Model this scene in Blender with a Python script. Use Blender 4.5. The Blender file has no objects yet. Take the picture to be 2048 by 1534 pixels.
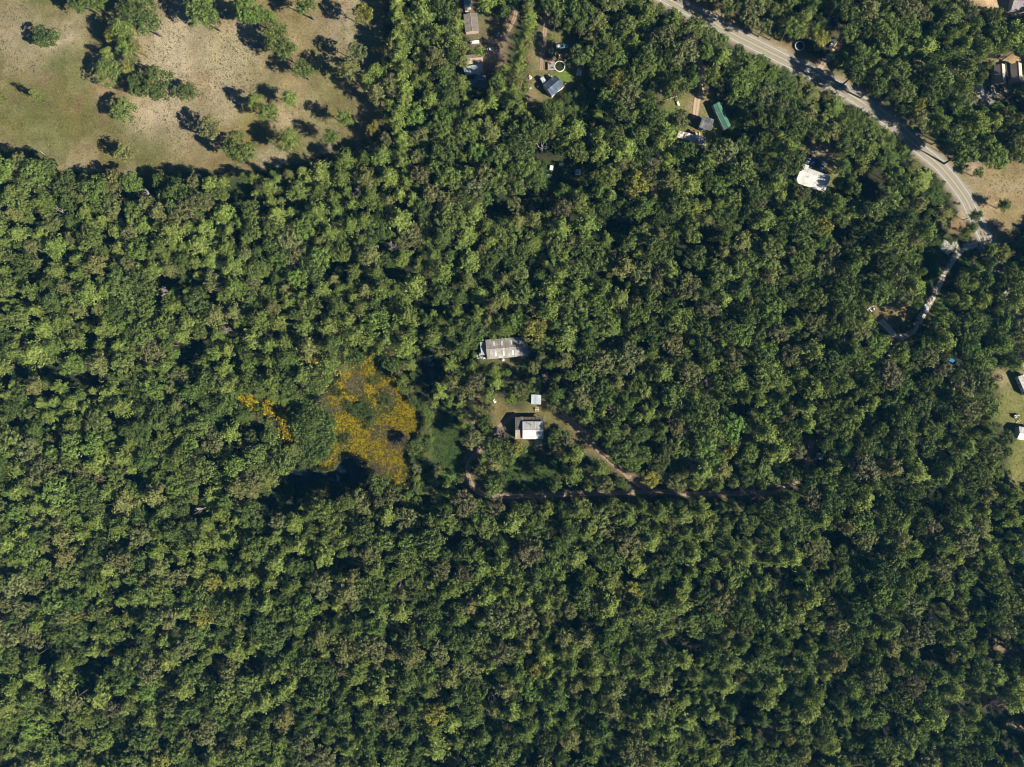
import bpy, math, random
import numpy as np
from mathutils import Vector, Matrix
random.seed(11)
RNG = np.random.default_rng(11)
SC = bpy.context.scene
C = SC.collection

# ------------------------------------------------------------------ camera, sky, sun, exposure
CAM_H = 382.0                     # metres above the ground, looking straight down
MPP = CAM_H * 36.0 / 24.0 / 2048  # metres on the ground per photograph pixel
cam_d = bpy.data.cameras.new('camera'); cam = bpy.data.objects.new('camera', cam_d); C.objects.link(cam)
cam.location = (0, 0, CAM_H); cam.rotation_euler = (0, 0, 0)
cam_d.lens = 24; cam_d.sensor_width = 36; cam_d.clip_start = 1; cam_d.clip_end = 8000
SC.camera = cam
SUN_EL, SUN_AZ = math.radians(34.0), math.radians(118.0)
sun_dir = Vector((math.cos(SUN_EL) * math.sin(SUN_AZ), math.cos(SUN_EL) * math.cos(SUN_AZ), math.sin(SUN_EL)))
W = bpy.data.worlds.new('World'); SC.world = W; W.use_nodes = True
nt = W.node_tree
sky = nt.nodes.new('ShaderNodeTexSky'); sky.sky_type = 'NISHITA'; sky.sun_disc = False
sky.sun_elevation = SUN_EL; sky.sun_rotation = SUN_AZ
sky.air_density = 0.45; sky.dust_density = 0.2; sky.ozone_density = 6.0
bg = nt.nodes['Background']; bg.inputs['Strength'].default_value = 0.05
nt.links.new(sky.outputs[0], bg.inputs[0])
sd = bpy.data.lights.new('sun', 'SUN'); sun = bpy.data.objects.new('sun', sd); C.objects.link(sun)
sd.energy = 5.0; sd.angle = math.radians(0.5); sd.color = (1.0, 0.92, 0.77)
sun.rotation_euler = sun_dir.to_track_quat('Z', 'Y').to_euler(); sun.location = (0, 0, 300)
SC.cycles.filter_width = 1.0
SC.view_settings.view_transform = 'Standard'; SC.view_settings.look = 'None'
SC.view_settings.exposure = 1.12; SC.view_settings.gamma = 1.0; SC.view_settings.use_curve_mapping = False

# ------------------------------------------------------------------ helpers
def P(px, py, z=0.0):
    """ground-plan position of what the photograph shows at (px, py), z metres above the ground"""
    k = (CAM_H - z) / CAM_H * MPP
    return (px - 1024) * k, (767 - py) * k

def Q(pts, ox=0, oy=0, s=4.0):
    return [(ox + x / s, oy + y / s) for x, y in pts]

def poly_mask(X, Y, poly):
    inside = np.zeros(X.shape, bool)
    n = len(poly); j = n - 1
    for i in range(n):
        xi, yi = poly[i]; xj, yj = poly[j]
        if yi != yj:
            c = ((yi > Y) != (yj > Y)) & (X < (xj - xi) * (Y - yi) / (yj - yi) + xi)
            inside ^= c
        j = i
    return inside

def blur(a, r):
    r = int(r)
    if r < 1: return a
    for _ in range(2):
        for ax in (0, 1):
            p = np.pad(a, [(r + 1, r) if k == ax else (0, 0) for k in (0, 1)], mode='edge')
            c = np.cumsum(p, axis=ax)
            a = (np.take(c, range(2 * r + 1, c.shape[ax]), axis=ax) - np.take(c, range(0, c.shape[ax] - 2 * r - 1), axis=ax)) / (2 * r + 1)
    return a

def vnoise(X, Y, scale, seed, octaves=3):
    """value noise in 0..1 over arrays X, Y"""
    out = np.zeros(np.shape(X)); amp = 1.0; tot = 0
    for o in range(octaves):
        r = np.random.default_rng(seed + o * 17)
        T = r.random((257, 257))
        u = np.asarray(X) / scale * 2 ** o + 60.3 * (o + 1); v = np.asarray(Y) / scale * 2 ** o + 31.7 * (o + 1)
        iu = np.floor(u).astype(int); iv = np.floor(v).astype(int)
        fu = u - iu; fv = v - iv
        fu = fu * fu * (3 - 2 * fu); fv = fv * fv * (3 - 2 * fv)
        iu %= 256; iv %= 256
        a = T[iv, iu] * (1 - fu) + T[iv, iu + 1] * fu
        b = T[iv + 1, iu] * (1 - fu) + T[iv + 1, iu + 1] * fu
        out += amp * (a * (1 - fv) + b * fv); tot += amp; amp *= 0.5
    return out / tot

def np_mesh(name, V, F):
    """mesh from numpy: V (n,3), F (m,k) faces all of k corners"""
    me = bpy.data.meshes.new(name)
    V = np.asarray(V, np.float32); F = np.asarray(F, np.int32)
    m, k = F.shape
    me.vertices.add(len(V)); me.vertices.foreach_set('co', V.ravel())
    me.loops.add(m * k); me.loops.foreach_set('vertex_index', F.ravel())
    me.polygons.add(m); me.polygons.foreach_set('loop_start', np.arange(0, m * k, k, dtype=np.int32))
    me.update(calc_edges=True); me.validate()
    return me

class MB:
    """collects boxes, slabs, tubes; build() links them as one mesh object"""
    def __init__(s): s.v = []; s.f = []
    def add(s, vs, fs):
        n = len(s.v); s.v += [tuple(v) for v in vs]; s.f += [tuple(i + n for i in f) for f in fs]; return s
    def box(s, x0, y0, z0, x1, y1, z1):
        return s.add([(x0,y0,z0),(x1,y0,z0),(x1,y1,z0),(x0,y1,z0),(x0,y0,z1),(x1,y0,z1),(x1,y1,z1),(x0,y1,z1)],
                     [(0,3,2,1),(4,5,6,7),(0,1,5,4),(1,2,6,5),(2,3,7,6),(3,0,4,7)])
    def bbox(s, x0, y0, z0, x1, y1, z1, b):
        """box with its upper edges bevelled"""
        return s.loft([[(x0,y0,z0),(x1,y0,z0),(x1,y1,z0),(x0,y1,z0)], [(x0,y0,z1-b),(x1,y0,z1-b),(x1,y1,z1-b),(x0,y1,z1-b)],
                       [(x0+b,y0+b,z1),(x1-b,y0+b,z1),(x1-b,y1-b,z1),(x0+b,y1-b,z1)]])
    def loft(s, rings, closed=True):
        k = len(rings[0]); fs = []
        for i in range(len(rings) - 1):
            for j in range(k):
                a, b = i * k + j, i * k + (j + 1) % k
                fs.append((a, b, b + k, a + k))
        if closed:
            fs.append(tuple(reversed(range(k)))); fs.append(tuple(range((len(rings)-1)*k, len(rings)*k)))
        return s.add([p for r in rings for p in r], fs)
    def slab(s, a, b, c, d, t):
        """quad a b c d made t thick, downwards"""
        return s.add([a, b, c, d] + [(p[0], p[1], p[2] - t) for p in (a, b, c, d)],
                     [(0,1,2,3),(7,6,5,4),(0,4,5,1),(1,5,6,2),(2,6,7,3),(3,7,4,0)])
    def tube(s, p0, p1, r0, r1, n=6):
        p0 = Vector(p0); p1 = Vector(p1); d = (p1 - p0)
        if d.length < 1e-6: return s
        d.normalize(); u = d.orthogonal().normalized(); w = d.cross(u)
        R = []
        for p, r in ((p0, r0), (p1, r1)):
            R.append([p + (u * math.cos(2*math.pi*i/n) + w * math.sin(2*math.pi*i/n)) * r for i in range(n)])
        return s.loft(R)
    def disc(s, cx, cy, z0, z1, r, n=24, r1=None):
        return s.loft([[(cx+r*math.cos(2*math.pi*i/n), cy+r*math.sin(2*math.pi*i/n), z0) for i in range(n)],
                       [(cx+(r1 or r)*math.cos(2*math.pi*i/n), cy+(r1 or r)*math.sin(2*math.pi*i/n), z1) for i in range(n)]])
    def ring(s, cx, cy, z0, z1, ri, ro, n=28):
        c = [(math.cos(2*math.pi*i/n), math.sin(2*math.pi*i/n)) for i in range(n)]
        R = [[(cx+r*a, cy+r*b, z) for a, b in c] for r, z in ((ro, z0), (ro, z1), (ri, z1), (ri, z0), (ro, z0))]
        return s.loft(R, closed=False)
    def build(s, name, mat, parent=None, kind=None, label=None, smooth=False):
        me = bpy.data.meshes.new(name); me.from_pydata(s.v, [], s.f); me.update()
        for m in (mat if isinstance(mat, (list, tuple)) else [mat]): me.materials.append(m)
        if smooth:
            me.polygons.foreach_set('use_smooth', [True] * len(me.polygons))
        o = bpy.data.objects.new(name, me); C.objects.link(o)
        if parent: o.parent = parent
        if kind: o['kind'] = kind
        if label: o['label'] = label
        return o

def tag(o, label, cat, group=None):
    o['label'] = label; o['category'] = cat
    if group: o['group'] = group
    return o
def thing(name, label, cat, px, py, rot=0.0, z=0.0, zimg=0.0, group=None):
    o = bpy.data.objects.new(name, None); C.objects.link(o); o.empty_display_size = 1
    x, y = P(px, py, zimg); o.location = (x, y, z); o.rotation_euler = (0, 0, math.radians(rot))
    return tag(o, label, cat, group)
def copy_tree(o, parent=None):
    c = o.copy(); C.objects.link(c)
    if parent: c.parent = parent
    for ch in o.children: copy_tree(ch, c)
    return c

# ------------------------------------------------------------------ materials
def new_mat(name):
    m = bpy.data.materials.new(name); m.use_nodes = True
    n = m.node_tree; b = n.nodes['Principled BSDF']
    return m, n, b
def mat_plain(name, col, rough=0.6, var=0.15, scale=1.5, metal=0.0, spec=0.4, stretch=None, bump=0.0):
    """base colour broken up by two noises in object space (grain, wear)"""
    m, n, b = new_mat(name)
    tc = n.nodes.new('ShaderNodeTexCoord'); mp = n.nodes.new('ShaderNodeMapping')
    n.links.new(tc.outputs['Object'], mp.inputs[0])
    if stretch: mp.inputs['Scale'].default_value = stretch
    nz = n.nodes.new('ShaderNodeTexNoise'); nz.inputs['Scale'].default_value = scale; nz.inputs['Detail'].default_value = 6; nz.inputs['Roughness'].default_value = 0.65
    n.links.new(mp.outputs[0], nz.inputs['Vector'])
    r = n.nodes.new('ShaderNodeMapRange'); r.inputs['From Min'].default_value = 0.3; r.inputs['From Max'].default_value = 0.7
    r.inputs['To Min'].default_value = 1 - var * 1.6; r.inputs['To Max'].default_value = 1 + var
    n.links.new(nz.outputs['Fac'], r.inputs['Value'])
    mx = n.nodes.new('ShaderNodeMix'); mx.data_type = 'RGBA'; mx.blend_type = 'MULTIPLY'; mx.inputs['Factor'].default_value = 1
    mx.inputs['A'].default_value = (*col, 1); n.links.new(r.outputs[0], mx.inputs['B'])
    n.links.new(mx.outputs['Result'], b.inputs['Base Color'])
    b.inputs['Roughness'].default_value = rough; b.inputs['Metallic'].default_value = metal
    b.inputs['Specular IOR Level'].default_value = spec
    if bump:
        bp = n.nodes.new('ShaderNodeBump'); bp.inputs['Strength'].default_value = bump; bp.inputs['Distance'].default_value = 0.2
        n.links.new(nz.outputs['Fac'], bp.inputs['Height']); n.links.new(bp.outputs[0], b.inputs['Normal'])
    return m
def mat_roof(name, col, rust=None, rust_amt=0.35, rough=0.45, var=0.18):
    """sheet metal or felt roofing: streaks that run down the slope (local y), spots of rust or lichen"""
    m, n, b = new_mat(name)
    tc = n.nodes.new('ShaderNodeTexCoord')
    def noise(scale, st, det=5):
        mp = n.nodes.new('ShaderNodeMapping'); mp.inputs['Scale'].default_value = st; n.links.new(tc.outputs['Object'], mp.inputs[0])
        z = n.nodes.new('ShaderNodeTexNoise'); z.inputs['Scale'].default_value = scale; z.inputs['Detail'].default_value = det
        n.links.new(mp.outputs[0], z.inputs['Vector']); return z
    a = noise(1.4, (1, 0.12, 0.12)); c = noise(0.35, (1, 1, 1), 8)
    r = n.nodes.new('ShaderNodeMapRange'); r.inputs['From Min'].default_value = 0.3; r.inputs['From Max'].default_value = 0.7
    r.inputs['To Min'].default_value = 1 - 1.5 * var; r.inputs['To Max'].default_value = 1 + var * 0.6
    n.links.new(a.outputs['Fac'], r.inputs['Value'])
    mx = n.nodes.new('ShaderNodeMix'); mx.data_type = 'RGBA'; mx.blend_type = 'MULTIPLY'; mx.inputs['Factor'].default_value = 1
    mx.inputs['A'].default_value = (*col, 1); n.links.new(r.outputs[0], mx.inputs['B'])
    m2 = n.nodes.new('ShaderNodeMix'); m2.data_type = 'RGBA'
    r2 = n.nodes.new('ShaderNodeMapRange'); r2.inputs['From Min'].default_value = 0.48; r2.inputs['From Max'].default_value = 0.68; r2.inputs['To Max'].default_value = rust_amt
    n.links.new(c.outputs['Fac'], r2.inputs['Value']); n.links.new(r2.outputs[0], m2.inputs['Factor'])
    n.links.new(mx.outputs['Result'], m2.inputs['A']); m2.inputs['B'].default_value = (*(rust or (col[0]*.55, col[1]*.5, col[2]*.42)), 1)
    n.links.new(m2.outputs['Result'], b.inputs['Base Color'])
    b.inputs['Roughness'].default_value = rough; b.inputs['Specular IOR Level'].default_value = 0.35
    return m
def mat_leaf(name, base=None):
    """leaf clumps: colour = tint of the tree x variation from clump to clump and leaf to leaf, part translucent"""
    m = bpy.data.materials.new(name); m.use_nodes = True; n = m.node_tree; n.nodes.clear()
    out = n.nodes.new('ShaderNodeOutputMaterial')
    if base is None:
        at = n.nodes.new('ShaderNodeAttribute'); at.attribute_type = 'INSTANCER'; at.attribute_name = 'tint'; tcol = at.outputs['Color']
    else:
        rg = n.nodes.new('ShaderNodeRGB'); rg.outputs[0].default_value = (*base, 1); tcol = rg.outputs[0]
    lv = n.nodes.new('ShaderNodeAttribute'); lv.attribute_name = 'leafvar'
    r = n.nodes.new('ShaderNodeMapRange'); r.inputs['To Min'].default_value = 0.6; r.inputs['To Max'].default_value = 1.4
    n.links.new(lv.outputs['Fac'], r.inputs['Value'])
    mx = n.nodes.new('ShaderNodeMix'); mx.data_type = 'RGBA'; mx.blend_type = 'MULTIPLY'; mx.inputs['Factor'].default_value = 1
    n.links.new(tcol, mx.inputs['A']); n.links.new(r.outputs[0], mx.inputs['B'])
    d = n.nodes.new('ShaderNodeBsdfDiffuse'); t = n.nodes.new('ShaderNodeBsdfTranslucent'); ms = n.nodes.new('ShaderNodeMixShader')
    hs = n.nodes.new('ShaderNodeHueSaturation'); hs.inputs['Value'].default_value = 1.0; hs.inputs['Saturation'].default_value = 1.15; hs.inputs['Hue'].default_value = 0.49
    n.links.new(mx.outputs['Result'], hs.inputs['Color'])
    n.links.new(mx.outputs['Result'], d.inputs[0]); n.links.new(hs.outputs[0], t.inputs[0]); ms.inputs[0].default_value = 0.14
    n.links.new(d.outputs[0], ms.inputs[1]); n.links.new(t.outputs[0], ms.inputs[2]); n.links.new(ms.outputs[0], out.inputs[0])
    return m
def mat_ground():
    m, n, b = new_mat('ground_soil')
    at = n.nodes.new('ShaderNodeAttribute'); at.attribute_name = 'soil'
    tc = n.nodes.new('ShaderNodeTexCoord')
    def noise(scale, det, rough=0.7):
        z = n.nodes.new('ShaderNodeTexNoise'); z.inputs['Scale'].default_value = scale; z.inputs['Detail'].default_value = det; z.inputs['Roughness'].default_value = rough
        n.links.new(tc.outputs['Object'], z.inputs['Vector']); return z
    a = noise(1.0, 6); c = noise(0.13, 7)
    ra = n.nodes.new('ShaderNodeMapRange'); ra.inputs['From Min'].default_value = 0.25; ra.inputs['From Max'].default_value = 0.75; ra.inputs['To Min'].default_value = 0.58; ra.inputs['To Max'].default_value = 1.38
    rc = n.nodes.new('ShaderNodeMapRange'); rc.inputs['From Min'].default_value = 0.3; rc.inputs['From Max'].default_value = 0.7; rc.inputs['To Min'].default_value = 0.72; rc.inputs['To Max'].default_value = 1.25
    n.links.new(a.outputs['Fac'], ra.inputs['Value']); n.links.new(c.outputs['Fac'], rc.inputs['Value'])
    mu = n.nodes.new('ShaderNodeMath'); mu.operation = 'MULTIPLY'; n.links.new(ra.outputs[0], mu.inputs[0]); n.links.new(rc.outputs[0], mu.inputs[1])
    mx = n.nodes.new('ShaderNodeMix'); mx.data_type = 'RGBA'; mx.blend_type = 'MULTIPLY'; mx.inputs['Factor'].default_value = 1
    n.links.new(at.outputs['Color'], mx.inputs['A']); n.links.new(mu.outputs[0], mx.inputs['B'])
    n.links.new(mx.outputs['Result'], b.inputs['Base Color'])
    b.inputs['Roughness'].default_value = 1.0; b.inputs['Specular IOR Level'].default_value = 0.05
    bp = n.nodes.new('ShaderNodeBump'); bp.inputs['Strength'].default_value = 0.55; bp.inputs['Distance'].default_value = 0.35
    n.links.new(a.outputs['Fac'], bp.inputs['Height']); n.links.new(bp.outputs[0], b.inputs['Normal'])
    return m
def mat_strip(name, col, rut=0.25, lane=None, grass=None):
    """road or track seen along its length: uv.x runs across; wheel paths worn, centre grassy if grass"""
    m, n, b = new_mat(name)
    uv = n.nodes.new('ShaderNodeUVMap'); sp = n.nodes.new('ShaderNodeSeparateXYZ'); n.links.new(uv.outputs[0], sp.inputs[0])
    tc = n.nodes.new('ShaderNodeTexCoord')
    z = n.nodes.new('ShaderNodeTexNoise'); z.inputs['Scale'].default_value = 0.7; z.inputs['Detail'].default_value = 7; z.inputs['Roughness'].default_value = 0.7
    n.links.new(tc.outputs['Object'], z.inputs['Vector'])
    r = n.nodes.new('ShaderNodeMapRange'); r.inputs['From Min'].default_value = 0.3; r.inputs['From Max'].default_value = 0.7; r.inputs['To Min'].default_value = 0.78; r.inputs['To Max'].default_value = 1.12
    n.links.new(z.outputs['Fac'], r.inputs['Value'])
    rp = n.nodes.new('ShaderNodeValToRGB'); n.links.new(sp.outputs['X'], rp.inputs[0])
    el = rp.color_ramp.elements
    stops = lane if lane else ([(0, 0.8), (0.2, 1.08), (0.38, 1.05), (0.5, 0.85), (0.62, 1.05), (0.8, 1.08), (1, 0.8)])
    for i, (p, v) in enumerate(stops):
        e = el[i] if i < 2 else el.new(p)
        e.position = p; e.color = (v * 0.6, v * 0.6, v * 0.6, 1)
    mu = n.nodes.new('ShaderNodeMix'); mu.data_type = 'RGBA'; mu.blend_type = 'MULTIPLY'; mu.inputs['Factor'].default_value = 1
    mu.inputs['A'].default_value = (*[c / 0.6 for c in col], 1); n.links.new(rp.outputs[0], mu.inputs['B'])
    m2 = n.nodes.new('ShaderNodeMix'); m2.data_type = 'RGBA'; m2.blend_type = 'MULTIPLY'; m2.inputs['Factor'].default_value = 1
    n.links.new(mu.outputs['Result'], m2.inputs['A']); n.links.new(r.outputs[0], m2.inputs['B'])
    last = m2.outputs['Result']
    if grass:
        g = n.nodes.new('ShaderNodeValToRGB'); n.links.new(sp.outputs['X'], g.inputs[0]); ge = g.color_ramp.elements
        for i, (p, v) in enumerate([(0, .75), (.14, .1), (.36, .05), (.5, .6), (.64, .05), (.86, .1), (1, .75)]):
            e = ge[i] if i < 2 else ge.new(p)
            e.position = p; e.color = (v, v, v, 1)
        mm = n.nodes.new('ShaderNodeMath'); mm.operation = 'MULTIPLY'; z2 = n.nodes.new('ShaderNodeMapRange'); z2.inputs['From Min'].default_value = 0.4; z2.inputs['From Max'].default_value = 0.6; z2.inputs['To Max'].default_value = 1.4
        n.links.new(z.outputs['Fac'], z2.inputs['Value']); n.links.new(g.outputs[0], mm.inputs[0]); n.links.new(z2.outputs[0], mm.inputs[1]); mm.use_clamp = True
        m3 = n.nodes.new('ShaderNodeMix'); m3.data_type = 'RGBA'; n.links.new(mm.outputs[0], m3.inputs['Factor']); n.links.new(last, m3.inputs['A']); m3.inputs['B'].default_value = (*grass, 1)
        last = m3.outputs['Result']
    n.links.new(last, b.inputs['Base Color']); b.inputs['Roughness'].default_value = 0.95; b.inputs['Specular IOR Level'].default_value = 0.1
    return m
def mat_water(name, col, rough=0.06):
    m, n, b = new_mat(name)
    b.inputs['Base Color'].default_value = (*col, 1); b.inputs['Roughness'].default_value = rough; b.inputs['IOR'].default_value = 1.33
    tc = n.nodes.new('ShaderNodeTexCoord'); z = n.nodes.new('ShaderNodeTexNoise'); z.inputs['Scale'].default_value = 1.2; z.inputs['Detail'].default_value = 3
    n.links.new(tc.outputs['Object'], z.inputs['Vector'])
    bp = n.nodes.new('ShaderNodeBump'); bp.inputs['Strength'].default_value = 0.06; n.links.new(z.outputs['Fac'], bp.inputs['Height']); n.links.new(bp.outputs[0], b.inputs['Normal'])
    return m
def mat_glass(name, col=(0.03, 0.04, 0.05)):
    m, n, b = new_mat(name); b.inputs['Base Color'].default_value = (*col, 1); b.inputs['Roughness'].default_value = 0.05; return m

M = dict(
    white=mat_plain('white_paint', (0.60, 0.60, 0.58), 0.5, 0.08), grey=mat_plain('grey_paint', (0.33, 0.33, 0.33), 0.6, 0.15),
    dark=mat_plain('dark_paint', (0.035, 0.036, 0.04), 0.5, 0.2), black=mat_plain('rubber', (0.02, 0.02, 0.02), 0.85, 0.1),
    tan=mat_plain('tan_boards', (0.46, 0.36, 0.25), 0.8, 0.2), wood=mat_plain('weathered_wood', (0.30, 0.26, 0.22), 0.85, 0.3, 3, stretch=(1, 8, 1)),
    wood_pale=mat_plain('pale_wood', (0.55, 0.43, 0.28), 0.8, 0.2), siding=mat_plain('pale_siding', (0.55, 0.53, 0.48), 0.7, 0.1),
    siding_tan=mat_plain('tan_siding', (0.42, 0.35, 0.27), 0.75, 0.12), glass=mat_glass('window_glass'), red=mat_plain('red_paint', (0.22, 0.035, 0.03), 0.45, 0.25),
    rust=mat_plain('rusty_red', (0.28, 0.09, 0.055), 0.8, 0.4), orange=mat_plain('orange_paint', (0.5, 0.19, 0.05), 0.6, 0.25), blue=mat_plain('blue_paint', (0.02, 0.07, 0.33), 0.35, 0.15),
    navy=mat_plain('navy_paint', (0.02, 0.03, 0.07), 0.3, 0.1), teal=mat_plain('teal_tin', (0.14, 0.29, 0.32), 0.5, 0.15), tarp=mat_plain('blue_tarp', (0.03, 0.22, 0.55), 0.5, 0.2),
    pale_blue=mat_plain('pale_blue_paint', (0.32, 0.48, 0.55), 0.4, 0.1), silver=mat_plain('silver_paint', (0.45, 0.47, 0.5), 0.35, 0.1), concrete=mat_plain('concrete', (0.42, 0.40, 0.37), 0.9, 0.2),
    bark=mat_plain('bark', (0.13, 0.095, 0.07), 0.95, 0.3, 3, stretch=(3, 3, 0.5)), dead=mat_plain('bleached_wood', (0.42, 0.40, 0.37), 0.85, 0.15), twig=mat_plain('bare_twigs', (0.25, 0.205, 0.185), 0.9, 0.25),
    mat_black=mat_plain('trampoline_mesh', (0.012, 0.013, 0.016), 0.8, 0.1), lamp=mat_plain('lamp_lens', (0.6, 0.58, 0.5), 0.2, 0.05), skylight=mat_plain('milky_panel', (0.62, 0.64, 0.64), 0.35, 0.1),
)
M['ground'] = mat_ground(); M['leaf'] = mat_leaf('foliage')

# ------------------------------------------------------------------ lines of road and tracks (photograph pixels)
ROAD = [(1215,-75),(1275,-36),(1350,5),(1417,40),(1462,65),(1525,97),(1575,122),(1631,150),(1676,175),(1716,199),(1756,226),(1798,260),(1836,295),(1873,325),(1898,352),(1916,375),(1933,400),(1947,430),(1962,460),(1976,490),(1995,540),(2018,610),(2045,690),(2080,780),(2120,880)]
TRACK_W = [(1625,880),(1618,905),(1611,940),(1597,957),(1577,972),(1545,984),(1485,986),(1425,987),(1362,987),(1310,982),(1235,986),(1160,987),(1060,992),(1000,992),(965,988),(946,974),(936,952),(937,930),(952,906),(966,890)]
TRACK_NW = [(966,890),(985,868),(1005,848),(1030,830)]
TRACK_W2 = [(944,895),(946,850),(945,820),(942,790),(950,745)]
TRACK_NE = [(1310,982),(1280,970),(1250,946),(1210,912),(1182,885),(1160,859),(1138,839),(1122,828)]
TRACK_E = [(1955,488),(1925,498),(1905,520),(1888,550),(1873,580),(1860,605),(1846,630),(1832,652),(1818,668),(1796,672),(1775,655),(1762,640)]
TRACK_E2 = [(1812,668),(1795,690),(1775,715)]
DRIVE_G = [(1372,60),(1392,95),(1399,125),(1402,160),(1402,180),(1394,205),(1391,222),(1390,236)]
DRIVE_T = [(1098,-40),(1094,20),(1091,55),(1088,85),(1085,115),(1083,140)]
DRIVE_T1 = [(1040,-40),(1033,15),(1025,45),(1010,70),(985,85)]
DRIVE_NE = [(1632,146),(1640,135),(1655,118),(1670,100),(1680,85)]
TURNOUT = [(1938,398),(1948,382),(1958,368)]

def catmull(pts, step=6.0):
    out = []
    p = [pts[0]] + list(pts) + [pts[-1]]
    for i in range(1, len(p) - 2):
        a, b, c, d = (np.array(q, float) for q in p[i-1:i+3])
        n = max(2, int(np.linalg.norm(c - b) / step))
        for k in range(n):
            t = k / n
            out.append(0.5 * ((2*b) + (-a+c)*t + (2*a-5*b+4*c-d)*t*t + (-a+3*b-3*c+d)*t**3))
    out.append(np.array(pts[-1], float))
    return np.array(out)
def ribbon_mesh(name, pts, width, z, jitter=0.0, offset=0.0, step=6.0, cols=8, seed=1):
    c = catmull(pts, step); xy = np.array([P(*q) for q in c])
    t = np.gradient(xy, axis=0); t /= np.linalg.norm(t, axis=1)[:, None]; nrm = np.stack([-t[:, 1], t[:, 0]], 1)
    k = np.arange(len(xy))
    jl = (vnoise(k * 1.0, k * 0 + 3, 2.5, seed) - .5) * 2 * jitter; jr = (vnoise(k * 1.0, k * 0 + 9, 2.5, seed + 5) - .5) * 2 * jitter
    wob = (vnoise(k * 1.0, k * 0 + 5, 6, seed + 9) - .5) * jitter
    V = []; U = []
    for j in range(cols + 1):
        f = j / cols
        o = offset + wob + (-(width/2 + jl)) * (1 - f) + (width/2 + jr) * f
        p = xy + nrm * o[:, None]
        V.append(np.column_stack([p, np.full(len(p), z)])); U.append(np.column_stack([np.full(len(p), f), k / 4.0]))
    V = np.array(V); U = np.array(U); n = len(xy)
    F = [(j*n+i, j*n+i+1, (j+1)*n+i+1, (j+1)*n+i) for j in range(cols) for i in range(n-1)]
    F = np.array(F)[:, ::-1]
    Vr = V.reshape(-1, 3); Ur = U.reshape(-1, 2)
    me = np_mesh(name, Vr, F)
    uv = me.uv_layers.new(name='UVMap'); idx = np.empty(len(me.loops), np.int32); me.loops.foreach_get('vertex_index', idx)
    uv.data.foreach_set('uv', Ur[idx].astype(np.float32).ravel())
    return me
def strip(name, pts, width, z, mat, parent=None, kind='structure', **kw):
    me = ribbon_mesh(name, pts, width, z, **kw); me.materials.append(mat)
    o = bpy.data.objects.new(name, me); C.objects.link(o)
    if parent: o.parent = parent
    elif kind: o['kind'] = kind
    return o

# ------------------------------------------------------------------ open places (photograph pixels)
MEADOW = [(-260,-260),(775,-260),(778,-20),(765,60),(762,150),(768,230),(752,280),(700,296),(640,312),(560,335),(480,345),(400,342),(300,350),(200,346),(112,338),(86,304),(-260,300)]
c3 = lambda p: Q(p, 860, 0, 5.535)
c4 = lambda p: Q(p, 1200, 0, 4)
c5 = lambda p: Q(p, 1536, 0, 4)
c6 = lambda p: Q(p, 1536, 300, 4)
cb = lambda p: Q(p, 860, 760, 4)
c2 = lambda p: Q(p, 440, 680, 4)
c1 = lambda p: Q(p, 860, 630, 5.3816)
YARD_T1 = c3([(340,-200),(560,-200),(545,150),(640,140),(800,180),(900,170),(960,60),(990,-200),(1060,-200),(1000,250),(930,390),(880,480),(860,640),(800,730),(650,770),(640,960),(480,985),(420,870),(370,740),(370,600),(450,500),(370,340),(345,160)])
YARD_T2 = c3([(1190,230),(1300,230),(1420,330),(1640,350),(1720,420),(1590,520),(1590,680),(1740,760),(1790,880),(1630,920),(1540,1000),(1400,1090),(1250,1160),(1220,1280),(1120,1260),(1070,1100),(1090,900),(1065,700),(1080,500),(1160,470),(1190,380)])
YARD_T3 = Q([(420,430),(640,560),(860,570),(1000,640),(1150,640),(1300,560),(1300,820),(1180,900),(1050,830),(850,870),(700,850),(560,900),(500,800),(480,600)], 1040, 270, 10.225)
YARD_G = c4([(480,800),(620,790),(700,720),(790,660),(770,440),(830,440),(850,640),(940,760),(1000,810),(1040,930),(1060,1040),(910,1090),(840,1190),(600,1120),(600,1060),(700,990),(680,900),(560,880)])
YARD_W = c5([(250,1150),(430,1100),(520,1200),(540,1340),(660,1450),(600,1520),(480,1450),(400,1530),(225,1470),(225,1320),(290,1290)])
YARD_TAN = c5([(1640,700),(1750,620),(1810,520),(1900,440),(2100,380),(2400,380),(2400,640),(1980,660),(1930,800),(1700,830)])
YARD_NE = c5([(420,80),(600,110),(600,240),(540,340),(430,470),(330,520),(230,440),(190,340),(300,320),(380,420),(490,330),(500,260)])
TOP_R = c5([(1640,-200),(2400,-200),(2400,90),(2000,140),(1850,100),(1720,70),(1640,20)])
FIELD_R = [(1937,326),(1960,318),(1975,335),(2010,322),(2250,290),(2250,455),(2040,450),(2015,480),(2000,490),(1985,500),(1960,470),(1925,455),(1890,465),(1880,475),(1905,440),(1925,395)]
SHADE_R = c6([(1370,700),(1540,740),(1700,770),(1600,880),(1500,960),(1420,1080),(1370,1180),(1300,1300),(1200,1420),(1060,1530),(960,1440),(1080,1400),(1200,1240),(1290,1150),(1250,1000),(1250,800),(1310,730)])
LAWN_R2 = c6([(770,1240),(930,1200),(1120,1240),(1180,1290),(1150,1360),(1080,1430),(960,1430),(890,1390),(870,1310),(790,1290)])
LAWN_R = [(1991,789),(2004,758),(1993,745),(1985,739),(2024,739),(2048,735),(2250,735),(2250,985),(2040,985),(2012,965),(2010,925),(2016,907),(2028,880),(2028,856),(2000,848),(1985,836),(1997,821)]
HOME = c1([(540,300),(600,255),(1000,225),(1110,330),(1090,420),(1030,440),(1100,520),(1180,620),(1200,700),(1120,670),(1000,640),(900,620),(840,700),(800,760),(740,560),(620,500),(500,480)])
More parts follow.
